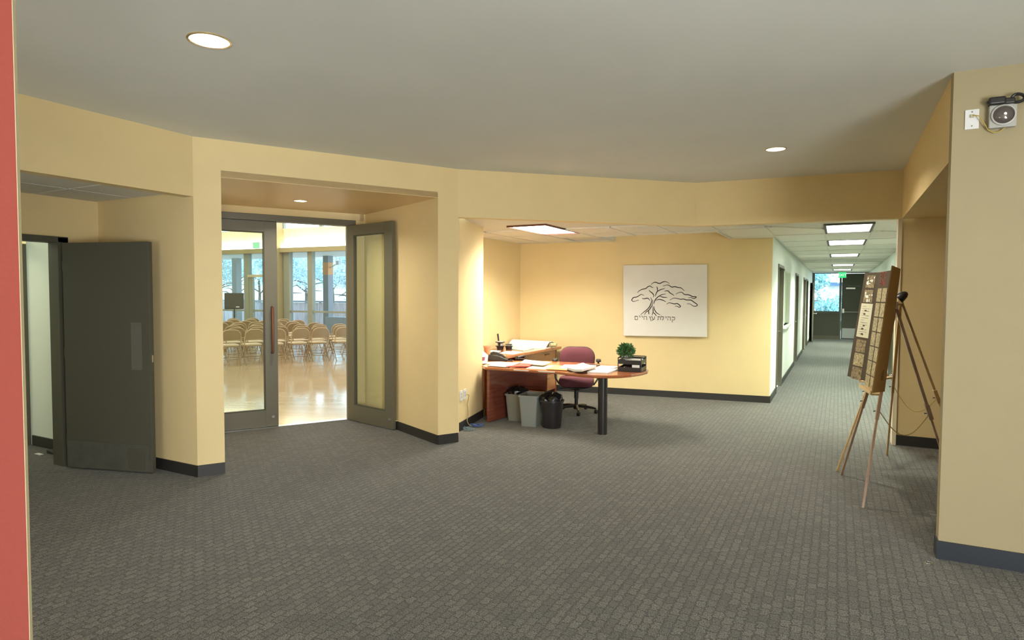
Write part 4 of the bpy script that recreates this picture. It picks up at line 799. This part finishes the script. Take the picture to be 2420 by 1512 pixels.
# ---------------------------------------------------------------- easels
def easel(apx, f1, f2, rear, m1, m2, label, trayz, trayhalf, nm):
    apx, f1, f2, rear = map(Vector, (apx, f1, f2, rear))
    t = thing(nm, label, 'easel', ((f1.x+f2.x)/2, (f1.y+f2.y)/2, 0), group='tripod easels')
    for f_ in (f1, f2):
        mid = f_.lerp(apx, .50); m0 = f_.lerp(apx, .42)
        lg = mk('leg', MB().bar(f_, f_.lerp(apx, .56), .019, .019, up=(1, .2, 0)), m1, t, bevel=.002)
        mk('sleeve', MB().bar(m0, apx-Vector((0, 0, .02)), .028, .028, up=(1, .2, 0)), m1, lg, bevel=.003)
        w_ = f_.lerp(apx, .46); mk('wing_nut', MB().cyl(w_+Vector((-.016, 0, 0)), w_+Vector((-.030, 0, 0)), .004, n=8).box(w_.x-.036, w_.x-.030, w_.y-.014, w_.y+.014, w_.z-.006, w_.z+.006), BLACKM, lg)
    lg = mk('leg', MB().bar(rear, rear.lerp(apx, .56), .018, .018, up=(1, .2, 0)), m2, t, bevel=.002)
    mk('sleeve', MB().bar(rear.lerp(apx, .42), apx, .024, .024, up=(1, .2, 0)), m2, lg, bevel=.003)
    mk('bracket', MB().bar(rear.lerp(apx, .38), rear.lerp(apx, .46), .042, .036, up=(1, .2, 0)), m2, lg, bevel=.003)
    w_ = rear.lerp(apx, .41); mk('wing_nut', MB().cyl(w_+Vector((-.02, 0, 0)), w_+Vector((-.036, 0, 0)), .004, n=8).box(w_.x-.042, w_.x-.036, w_.y-.014, w_.y+.014, w_.z-.006, w_.z+.006), BLACKM, lg)
    mk('hinge_block', MB().box(apx.x-.025, apx.x+.025, apx.y-.035, apx.y+.035, apx.z-.05, apx.z+.02), m1, t, bevel=.004)
    # tray
    tt = trayz/apx.z; c1_ = f1.lerp(apx, tt); c2_ = f2.lerp(apx, tt); d = (c2_-c1_).normalized(); c1_ -= d*trayhalf; c2_ += d*trayhalf; n_ = Vector((-d.y, d.x, 0)); n_ = n_ if n_.x < 0 else -n_
    c1_ += n_*.045; c2_ += n_*.045
    tr = mk('tray', MB().bar(c1_, c2_, .075, .016), EASELW, t, bevel=.002)
    mk('tray_lip', MB().bar(c1_+n_*.035+U*.012, c2_+n_*.035+U*.012, .010, .035), EASELW, tr)
    g0 = f1.lerp(apx, .47); g1 = rear.lerp(apx, .41)
    mk('spreader_cord', MB().tube([g0.lerp(g1, k_/12)-U*(.22*math.sin(math.pi*k_/12)) for k_ in range(13)], .004, 6), YCORD, t, smooth=True)
    return t
e1 = easel((.46, 6.65, 1.76), (.23, 6.11, 0), (.07, 7.14, 0), (1.02, 7.25, 0), EASELP, EASELP, 'nearer tripod easel in brown wood under the display board', .955, .02, 'easel')
e2 = easel((.585, 7.75, 1.80), (.54, 8.29, 0), (.03, 7.27, 0), (1.24, 8.2, 0), EASELW, EASELW, 'farther tripod easel in golden wood under the display board', .93, .06, 'easel')
cp = Vector((.600, 7.72, 1.835))
cr_, ct_ = math.cos(R(48)), math.sin(R(48)); capr = []
for r_, z in ((1, -.05), (1.04, -.045), (.97, -.01), (.78, .025), (.45, .048), (.05, .056)):
    capr.append([(cp.x+(.049*r_*math.cos(a))*cr_+z*ct_, cp.y+.049*r_*math.sin(a), cp.z+z*cr_-(.049*r_*math.cos(a))*ct_) for a in [2*math.pi*k_/24 for k_ in range(24)]])
one('domed_cap', MB().loft(capr), BLACKP, 'black domed cap perched on top of the golden easel', 'cap', tuple(cp), smooth=True)
# ---------------------------------------------------------------- trifold board
H1b, H1t = Vector((.382, 6.40, .984)), Vector((.476, 6.42, 2.07)); H2b, H2t = Vector((.2485, 7.0, .997)), Vector((.352, 7.03, 2.062))
nb_ = Vector((-.972, -.216, .092)); db_ = Vector((-.217, .976, 0))
Nb = H1b+nb_*.165-db_*.24; Nt = H1t+nb_*.145-db_*.27+Vector((0, 0, .005)); Fb = H2b+nb_*.085+db_*.285; Ft = H2t+nb_*.055+db_*.285
bd = thing('display_board', 'tall folding photo display board propped on two easels', 'display board', tuple((H1b+H2b)/2))
def panel(nm, a, b, c, d, front_first=True):
    n = (b-a).cross(d-a).normalized(); th = .006
    mk(nm, MB().quad(a, b, c, d, th/2, n=n), BOARDF, bd); return n
nF = -(H2b-Fb).cross(Ft-Fb).normalized(); nCn = -(H1b-H2b).cross(H2t-H2b).normalized()
nF = nF if nF.x < 0 else -nF; nCn = nCn if nCn.x < 0 else -nCn
nN = (Nb-H1b).cross(H1t-H1b).normalized(); nN = nN if nN.y < 0 else -nN       # back side of the near wing looks to the viewer
for nm_, q4, nn in (('far_wing', (Fb, H2b, H2t, Ft), nF), ('centre_panel', (H2b, H1b, H1t, H2t), nCn), ('near_wing', (Nb, H1b, H1t, Nt), -nN)):
    mk(nm_, patch(*q4, nn, 0, 1, 0, 1, 0, .003), BOARDF, bd)
    bk = mk(nm_+'_back', patch(*q4, -nn, 0, 1, 0, 1, 0, .003), BOARDB, bd)
    if nm_ == 'near_wing': bk['label'] = 'brown cardboard back of the near wing'
def on(a, b, c, d, n, u0, u1, v0, v1, m, nm, off=.0035):
    q = lambda u, v: a.lerp(b, u).lerp(d.lerp(c, u), v)+n*off
    return mk(nm, patch(a, b, c, d, n, u0, u1, v0, v1, off, off+.0012, 4), m, bd), q
FW = (Fb, H2b, H2t, Ft, nF); CW = (H2b, H1b, H1t, H2t, nCn)
def vv(y_): return 1-(y_-165)/1110
for i, (y0_, y1_) in enumerate(((195, 325), (345, 475), (868, 998), (1010, 1142), (1158, 1285))):
    on(*FW, .22, .80, vv(y1_), vv(y0_), PHOTO if i != 3 else PHOTO2, 'photograph')
rng = random.Random(12)
for i, (y0_, y1_) in enumerate(((195, 325), (345, 475))):
    for k_ in range(9):
        u = .26+.46*rng.random(); v = vv(y1_)+(vv(y0_)-vv(y1_))*rng.random()*.8; on(*FW, u, u+.05+.05*rng.random(), v, v+.008+.02*rng.random(), PAPER, 'photo_highlight', .0050)
on(*FW, .14, .88, vv(842), vv(488), mat('letter_sheet', (.62, .62, .46), .6), 'letter')
for k_ in range(13):
    y_ = 515+k_*24; on(*FW, .26, .26+(.45 if k_ % 3 else .22), vv(y_+5), vv(y_), mat('pale_grey_print', (.40, .40, .34), .8), 'printed_line', .005)
for k_, (u, y_) in enumerate(((.42, 555), (.38, 590), (.45, 712), (.40, 745), (.42, 800))): on(*FW, u, u+.12, vv(y_+14), vv(y_), BLACKP, 'printed_mark', .0052)
for i, y0_ in enumerate((335, 482, 628, 773, 918, 1062, 1205)):
    for (u0, u1) in ((.05, .27), (.31, .53), (.57, .79)): on(*CW, u0, u1, vv(y0_+133)+.004, vv(y0_)+.004, PHOTO2, 'photograph')
for tx_, v in (('ET C', .965), ('ENE', .90)):
    p = H2b.lerp(H1b, .27).lerp(H2t.lerp(H1t, .27), v)+nCn*.004
    text('red_lettering', tx_, .085, frame3(p, H1b-H2b, H1t-H1b), REDINK, bd, .001)
for k_ in range(7):
    p = Nb.lerp(H1b, .62).lerp(Nt.lerp(H1t, .62), .10+.012*k_)+nN*.0035; d = (H1b-Nb).normalized()*.03
    mk('printed_mark', MB().quad(p-d, p+d, p+d+U*.006, p-d+U*.006, .0008, n=nN), mat('dark_brown_print', (.09, .045, .015), .7), bd)
# ================================================================= THE HALL
WA, WB = pl(525, 693, (-25.48, 19.41), (-18.28, 19.8))[:2], (-18.28, 19.80)
WA = (-25.48, 19.41)
wdx, wdy = WB[0]-WA[0], WB[1]-WA[1]; wl_ = math.hypot(wdx, wdy); wu = (wdx/wl_, wdy/wl_); wn = (-wu[1], wu[0])      # wn points outdoors
def wp(x_, y_, off=0):
    p = pl(x_, y_, WA, WB); return (p[0]+wn[0]*off, p[1]+wn[1]*off, p[2])
def ws(x_): p = pl(x_, 693, WA, WB); return (p[0]-WA[0])*wu[0]+(p[1]-WA[1])*wu[1]
def wq(s_, w): return (WA[0]+wu[0]*s_+wn[0]*w, WA[1]+wu[1]*s_+wn[1]*w)
HZ = 6.2
def wbar(mb, s0, s1, w0, w1, z0, z1): return mb.prism([wq(s0, w0), wq(s1, w0), wq(s1, w1), wq(s0, w1)], z0, z1)
S0, S1 = -7.0, wl_+6.0
st('wall_hall_beam', wbar(MB(), S0, S1, -.30, .10, 3.61, 3.80), BEAM, 'olive beam above the hall windows', 'wall')
vb = MB(); wbar(vb, S0, S1, -.02, .08, 3.80, 4.62)
st('wall_hall_valance', vb, VAL, 'pale yellow lit panel band above the beam', 'wall')
vj = MB(); s_ = S0
while s_ < S1: wbar(vj, s_, s_+.05, -.05, -.02, 3.80, 4.62); s_ += 1.45
wbar(vj, S0, S1, -.06, -.02, 4.60, 4.66)
st('trim_30', vj, VAL, 'thin battens on the yellow panel band', 'trim')
tr_ = mat('uplight_tube', (1, .95, .78), .4, emit=8)
tb_ = MB(); wbar(tb_, S0+.5, S1-.5, -.20, -.15, 3.81, 3.85)
up = one('strip_uplight', tb_, tr_, 'glowing strip light along the top of the hall beam', 'strip light', (*wq(wl_/2, -.17), 3.81))
area('strip_glow', (*wq(wl_/2-.5, -.12), 3.84), (R(150), 0, math.atan2(wdy, wdx)+R(0)), wl_+9, .10, 150, (1, .95, .76))
# posts and mullions
pm = MB(); wbar(pm, ws(664), ws(672.5), -.45, .05, 0, HZ); st('wall_hall_post', pm, BEAM, 'tall olive post between the hall windows', 'wall')
pm = MB(); wbar(pm, ws(674), ws(688), -.1, .12, 0, 3.61); st('trim_31', pm, ALU, 'grey green window post right of the olive post', 'trim')
panes = [(-7, ws(525)-2.2), (ws(525)-2.2, ws(580)), (ws(591), ws(664)), (ws(688), ws(730)), (ws(741), ws(741)+3.4), (ws(741)+3.6, wl_+6)]
mull = [(ws(580), ws(591)), (ws(730), ws(741)), (ws(525)-2.3, ws(525)-2.1), (ws(741)+3.4, ws(741)+3.6)]
for i, (a, b) in enumerate(mull): st('trim_%d' % (32+i), wbar(MB(), a, b, -.08, .12, 0, 3.61), ALU, 'grey green window mullion %s' % ('left of the door stile', 'right of the olive post', 'beyond the left pier', 'behind the open leaf')[i], 'trim')
for i, (a, b) in enumerate(panes):
    w = thing('window_%d' % (10+i), ('far left hidden hall window', 'hall window behind the black speaker', 'hall window with door head rail', 'hall window just right of the olive post', 'hall window showing porch post', 'far right hidden hall window')[i], 'window', (*wq((a+b)/2, 0), 0), kind='structure')
    mk('pane', wbar(MB(), a, b, .0, .012, .1, 3.61), WGLASS, w)
    mk('rail', wbar(MB(), a, b, -.04, .07, 1.0, 1.08), ALU, w); mk('sill', wbar(MB(), a, b, -.06, .1, 0, .12), ALU, w)
    if i == 2:
        mk('door_head_rail', wbar(MB(), a, b, -.14, .07, 2.55, 2.66), mat('pale_head_rail', (.55, .48, .34), .5), w); mk('door_stile', wbar(MB(), a, a+.22, -.06, .06, .1, 2.55), ALU, w)
cs = []; s_ = S0
cw = MB()
while s_ < S1: wbar(cw, s_, s_+.14, -.06, .08, 4.66, HZ); s_ += 2.15
wbar(cw, S0, S1, -.06, .1, HZ-.2, HZ)
st('wall_hall_clerestory', cw, ALU, 'clerestory window bars high in the hall', 'wall')
st('window_20', wbar(MB(), S0, S1, .0, .012, 4.66, HZ-.2), WGLASS, 'clerestory glass above the yellow panel band', 'window')
# hall side walls, ceiling
HW = mat('hall_cream_wall', (.72, .66, .50), .7)
hl, hr = wq(S0, 0), wq(S1, 0)
st('wall_hall_left', MB().wall(hp(-1.40, .05), hl, 0, HZ, .1), HW, 'cream left wall of the hall', 'wall')
st('wall_hall_right', MB().wall(hp(1.36, .05), hr, 0, HZ, -.1), HW, 'cream right wall of the hall', 'wall')
st('wall_hall_front', MB().wall(hp(-1.45, .16), hp(1.42, .16), 3.06, HZ, .05), HW, 'cream wall over the double doors inside the hall', 'wall')
st('ceiling_hall', MB().prism([hp(-1.5, .1), hp(1.5, .1), hr, hl], HZ, HZ+.1), mat('hall_ceiling_white', (.75, .74, .68), .8), 'high white ceiling of the hall', 'ceiling')
hc = hp(2.5, 12)
area('hall_fill', (hc[0], hc[1], HZ-.15), (0, 0, math.atan2(nrm[1], nrm[0])), 14, 6, HALL_FILL['p'], (1, .95, .82))  # unseen overhead fill added in place of skylight through the windows
area('hall_fill', (*hp(.7, 3.4), HZ-.3), (0, 0, math.atan2(nrm[1], nrm[0])), 4, 1.6, 75, (1, .97, .90))
# ---------------------------------------------------------------- folding chairs
def folding_chair():
    t = thing('folding_chair', 'x', 'chair', (0, 0, 0)); U_ = 1.0
    hw = .235
    # looks along -y (front at -y ... the back faces +y in its own frame)
    def side(x, y_, z): return (x, y_, z)
    arch = [(-hw-.01, .26, .52)]+[(-hw+.0, .27, .62)]
    arch = [(-hw, .21, .50), (-hw, .255, .70), (-hw+.015, .275, .80), (-hw+.06, .287, .865), (-hw+.13, .292, .895), (0, .293, .90), (hw-.13, .292, .895), (hw-.06, .287, .865), (hw-.015, .275, .80), (hw, .255, .70), (hw, .21, .50)]
    mk('back_frame', MB().tube(arch, .0145, 6), CHAIRF, t, smooth=True)
    rings = []
    for k_ in range(9):
        x = -hw+.012+(2*hw-.024)*k_/8; zt = .885-.09*abs(2*k_/8-1)**3; yb = .02*(1-(2*k_/8-1)**2)
        rings.append([(x, .262+yb, .645), (x, .288+yb, zt), (x, .280+yb, zt), (x, .254+yb, .645)])
    mk('backrest', MB().loft(rings), CHAIRM, t, smooth=True)
    for s_ in (-1, 1):
        mk('leg', MB().tube([(s_*hw, .21, .50), (s_*(hw+.003), .0, .27), (s_*(hw+.005), -.25, .0)], .0125, 6), CHAIRF, t, smooth=True)
        mk('leg', MB().tube([(s_*(hw-.02), -.12, .47), (s_*(hw-.015), .06, .27), (s_*(hw-.012), .30, .0)], .0125, 6), CHAIRM, t, smooth=True)
    mk('crossbar', MB().cyl((-hw+.01, .17, .145), (hw-.01, .17, .145), .009, n=6), CHAIRM, t); mk('crossbar', MB().cyl((-hw, -.10, .165), (hw, -.10, .165), .009, n=6), CHAIRM, t)
    rr_ = [(x, y_) for x, y_ in rr(.225, .215, .07, 4)]
    mk('seat', MB().loft([[(x, y_-.02, .455) for x, y_ in rr_], [(x, y_-.02, .482) for x, y_ in rr_]]), CHAIRM, t, smooth=True)
    mk('seat_pad', MB().loft([[(x*f_, y_*f_-.02, z) for x, y_ in rr_] for f_, z in ((.97, .482), (.98, .50), (.92, .518), (.7, .525))]), CHAIRP, t, smooth=True)
    return t
fc = folding_chair()
def row_pt(xp, tt):            # where the sight line in that column meets a row parallel to the door wall
    d = ray(xp, 800); a = hp(0, tt); k_ = (a[0]*nrm[0]+a[1]*nrm[1])/(d[0]*nrm[0]+d[1]*nrm[1]); return (d[0]*k_, d[1]*k_)
rows = [(8.35, (541, 595, 648, 703, 750, 806)), (9.30, (551, 603, 655, 706, 749, 798)), (10.3, (547, 600, 652, 705.5, 748, 794)), (11.35, (556, 603, 648, 692, 736)), (12.5, (517, 559, 601.5, 645, 687)),
        (13.5, (532, 576.5, 619, 660, 700)), (14.8, (549, 588, 627, 666)), (16.0, (548.7, 593, 634))]
rnames = ['front', 'second', 'third', 'fourth', 'fifth', 'sixth', 'seventh', 'last']; pos = ['leftmost', 'second', 'third', 'fourth', 'fifth', 'sixth']
rotc = math.atan2(-nrm[0], nrm[1])
first = True
for ri, (tt, xsr) in enumerate(rows):
    for ki, xp in enumerate(xsr):
        x_, y_ = row_pt(xp, tt+.03*math.sin(ki*2.1+ri)); rz = math.atan2(nrm[1], nrm[0])+R(90)+R(3*math.sin(ri*1.7+ki*2.3))+R(4)
        lab = '%s beige folding chair from the left in the %s row seen through the doors' % (pos[ki], rnames[ri] if ri else 'nearest')
        lab = lab.replace('leftmost beige folding chair from the left', 'leftmost beige folding chair')
        if first: fc.location = (x_*K, y_*K, 0); fc.rotation_euler = (0, 0, rz); fc['label'] = lab; fc['group'] = 'beige folding chairs in the hall'; first = False
        else: dup(fc, (x_*K, y_*K, 0), rz, lab, 'beige folding chairs in the hall')
# speaker
sd = ray(553.5, 711); sk = 26.6/math.hypot(sd[0], sd[1]); sx_, sy_p = sd[0]*sk, sd[1]*sk; zt_, zb_ = EYE+ray(553.5, 692)[2]*sk, EYE+ray(553.5, 730)[2]*sk
vr = Vector((-sy_p, sx_, 0)).normalized(); vf_ = Vector((sx_, sy_p, 0)).normalized(); sc0 = Vector((sx_, sy_p, 0))
spk = thing('loudspeaker', 'black square loudspeaker on a stand behind the folding chairs', 'speaker', (sx_, sy_p, zb_))
hwid = .345
def bx(mb, c, hw_, hd, z0, z1): return mb.prism([tuple((c-vr*hw_-vf_*hd)[:2]), tuple((c+vr*hw_-vf_*hd)[:2]), tuple((c+vr*hw_+vf_*hd)[:2]), tuple((c-vr*hw_+vf_*hd)[:2])], z0, z1)
mk('cabinet', bx(MB(), sc0, hwid, .2, zb_, zt_), BLACKP, spk, bevel=.03); mk('grille', bx(MB(), sc0-vf_*.205, hwid-.02, .01, zb_+.03, zt_-.03), SPK, spk)
mk('badge', bx(MB(), sc0-vf_*.218-vr*.12, .06, .004, zb_+.07, zb_+.10), WHITEP, spk)
ss = thing('speaker_stand', 'thin black tripod stand below the loudspeaker', 'stand', (sx_, sy_p, 0))
mk('pole', MB().cyl((sx_, sy_p, .35), (sx_, sy_p, zb_-.002), .025, n=10), BLACKM, ss)
for k_ in range(3): a = R(120*k_+20); mk('leg', MB().cyl((sx_, sy_p, .75), (sx_+.5*math.cos(a), sy_p+.5*math.sin(a), .015), .014, n=6), BLACKM, ss)
# exit sign in the hall
es = wp(622, 573.5, -.35); 
hx = thing('exit_sign', 'small green exit sign on the hall beam near the door stile', 'sign', tuple(es))
mk('sign_box', MB().box(es[0]-.22, es[0]+.2, es[1]-.05, es[1]+.0, 3.81, 4.08), mat('pale_exit_green', (.25, .62, .40), .5, emit=.5), hx)
# ---------------------------------------------------------------- outdoors behind the hall
st('ground', wbar(MB(), -60, 40, .0, 45, -.12, -.02).box(-12, 14, 29.62, 60, -.5, -.3), EXTG, 'pale outdoor paving', 'ground')
one('porch_canopy', wbar(MB(), -12, wl_+7, .1, 4.2, 3.68, 3.80), CANOPY, 'pale flat porch canopy outside the hall windows', 'canopy', (*wq(wl_/2, 2), 3.68))
for (xa, lab) in ((560, 'dark porch post behind the loudspeaker'), (775.5, 'dark porch post with orange lit top right of the olive post')):
    P0 = pl(xa, 693, wq(0, 3.4), wq(5, 3.4)); c = Vector((P0[0], P0[1], 0)); t = thing('porch_post', lab, 'post', (c.x, c.y, 0))
    mk('shaft', MB().box(c.x-.17, c.x+.17, c.y-.17, c.y+.17, -.02, 3.68), POSTM, t)
    if xa > 700:
        mk('painted_light_band', MB().box(c.x-.175, c.x+.175, c.y-.175, c.y+.175, 2.75, 3.35), mat('orange_light_patch', (.60, .30, .12), .6), t)  # orange light on the post, put in as a coloured band
        mk('camera_arm', MB().bar((c.x+.17, c.y, 3.1), (c.x+.75, c.y-.1, 3.3), .05, .05), CANOPY, t); mk('camera_head', MB().box(c.x+.70, c.x+.88, c.y-.2, c.y, 3.22, 3.42), CANOPY, t)
fe = thing('wooden_fence', 'weathered wooden board fence beyond the hall windows', 'fence', (*wq(wl_/2, 6), 0))
fb_ = MB(); s_ = -15.0; rg_ = random.Random(5)
while s_ < wl_+10: wbar(fb_, s_, s_+.165, 6.0, 6.03+.01*rg_.random(), -.02, 1.32-.02*rg_.random()); s_ += .18
mk('boards', fb_, FENCEM, fe, kind='stuff'); mk('top_rail', wbar(MB(), -15, wl_+10, 5.96, 6.08, 1.33, 1.42), POSTM, fe)
for k_ in range(14): mk('fence_post', wbar(MB(), -14+k_*2.4, -13.9+k_*2.4, 6.035, 6.13, -.02, 1.33), POSTM, fe)
pb0 = pl(800, 693, wq(0, 2.0), wq(5, 2.0)); one('planter_box', MB().box(pb0[0]-.55, pb0[0]+.9, pb0[1]-.3, pb0[1]+.4, -.02, .75), mat('grey_blue_box', (.30, .34, .40), .6), 'grey blue box outside the rightmost hall window', 'box', (pb0[0], pb0[1], 0), bevel=.02)
def tree(c, h, r_, n, lab, seed, nm='tree', zs=.95, base=-.02, lm=None, ls=.75):
    q = random.Random(seed); t = thing(nm, lab, 'tree', (c[0], c[1], 0), group='trees outdoors')
    mb = MB().tube([(c[0], c[1], base), (c[0]+.1, c[1], h*.35), (c[0]-.1, c[1]+.1, h*.7)], [.16, .12, .06], 7)
    for k_ in range(7):
        a = q.random()*6.28; z0 = h*(.3+.4*q.random()); mb.tube([(c[0], c[1], z0), (c[0]+r_*.4*math.cos(a), c[1]+r_*.4*math.sin(a), z0+r_*.25), (c[0]+r_*.85*math.cos(a), c[1]+r_*.85*math.sin(a), z0+r_*.35*q.random())], [.06, .04, .015], 5)
    mk('trunk', mb, BARK, t)
    lv = MB(); cl_ = []
    for k_ in range(26):
        a = q.random()*6.28; rr_ = r_*q.random()**.5; cl_.append((c[0]+rr_*math.cos(a), c[1]+rr_*math.sin(a), h+(q.random()-.5)*2*r_*zs*(1-.4*rr_/r_), r_*(.18+.22*q.random())))
    for k_ in range(n):
        cx_, cy_, cz_, cr_ = cl_[q.randrange(26)]; d = Vector((q.gauss(0, 1), q.gauss(0, 1), q.gauss(0, 1))); p = Vector((cx_, cy_, cz_))+d*cr_*.55
        u = Vector((q.gauss(0, 1), q.gauss(0, 1), q.gauss(0, 1))).normalized(); v = u.cross(Vector((q.gauss(0, 1), q.gauss(0, 1), q.gauss(0, 1)))).normalized(); s2 = (.05+.07*q.random())*ls
        lv.add([p-u*s2, p-v*s2*.5, p+u*s2, p+v*s2*.5], [(0, 1, 2, 3)])
    mk('foliage', lv, lm or FOL, t, kind='stuff')
for i, (xp, w, h, r_) in enumerate(((505, 10.5, 4.3, 1.8), (558, 16.0, 4.4, 2.0), (612, 21.5, 4.5, 2.2), (668, 10.5, 4.2, 1.8), (722, 16.0, 4.1, 2.0), (785, 21.5, 4.3, 2.2), (842, 10.5, 4.0, 1.8))):
    q_ = pl(xp, 693, wq(0, w), wq(5, w))
    tree((q_[0], q_[1]), h, r_, 15000, 'pale leafy tree beyond the fence, %s' % ('hidden by the left pier', 'above the black loudspeaker', 'over the window with head rail', 'behind the tall olive post', 'in the window right of the olive post', 'around the porch post with orange top', 'hidden by the open glass leaf')[i], 20+i)
one('neighbour_building', wbar(MB(), -58, 12, 27, 31, -.02, 3.0), BLDG, 'pale low building beyond the hall trees', 'building', (*wq(wl_/2, 22), 0))
cb = thing('shed', 'small pale cream shed behind the loudspeaker outdoors', 'shed', (*wq(-11.5, 8.5), 0))
mk('wall', wbar(MB(), -13.4, -10.8, 7.0, 8.2, -.02, 2.2), mat('shed_cream', (.70, .70, .45), .7), cb); mk('roof', wbar(MB(), -13.6, -10.6, 6.8, 8.3, 2.2, 2.32), CANOPY, cb)
# outdoors behind the corridor window
FOL2 = mat('sunlit_corridor_leaves', (.36, .62, .60), .6, noise=.5, nscale=3)
tree((-1.9, 35.0, 0), 2.3, 1.5, 6500, 'leafy tree filling the left of the corridor end window', 41, ls=1.0, zs=1.0, base=-.3, lm=FOL2)
tree((.5, 39.5, 0), 1.0, 1.6, 6000, 'low bushy tree across the bottom of the corridor end window', 42, ls=1.0, zs=.5, base=-.3, lm=FOL2)
b2 = thing('distant_roof', 'blue roofed low building far outside the corridor window', 'building', (1, 46, 0))
mk('wall', MB().box(-.6, 5, 46, 50, -.3, 2.5), BLDG, b2); mk('roof', MB().prism([(-.9, 45.6), (5.3, 45.6), (5.3, 50.4), (-.9, 50.4)], 2.5, 2.72), ROOFB, b2)
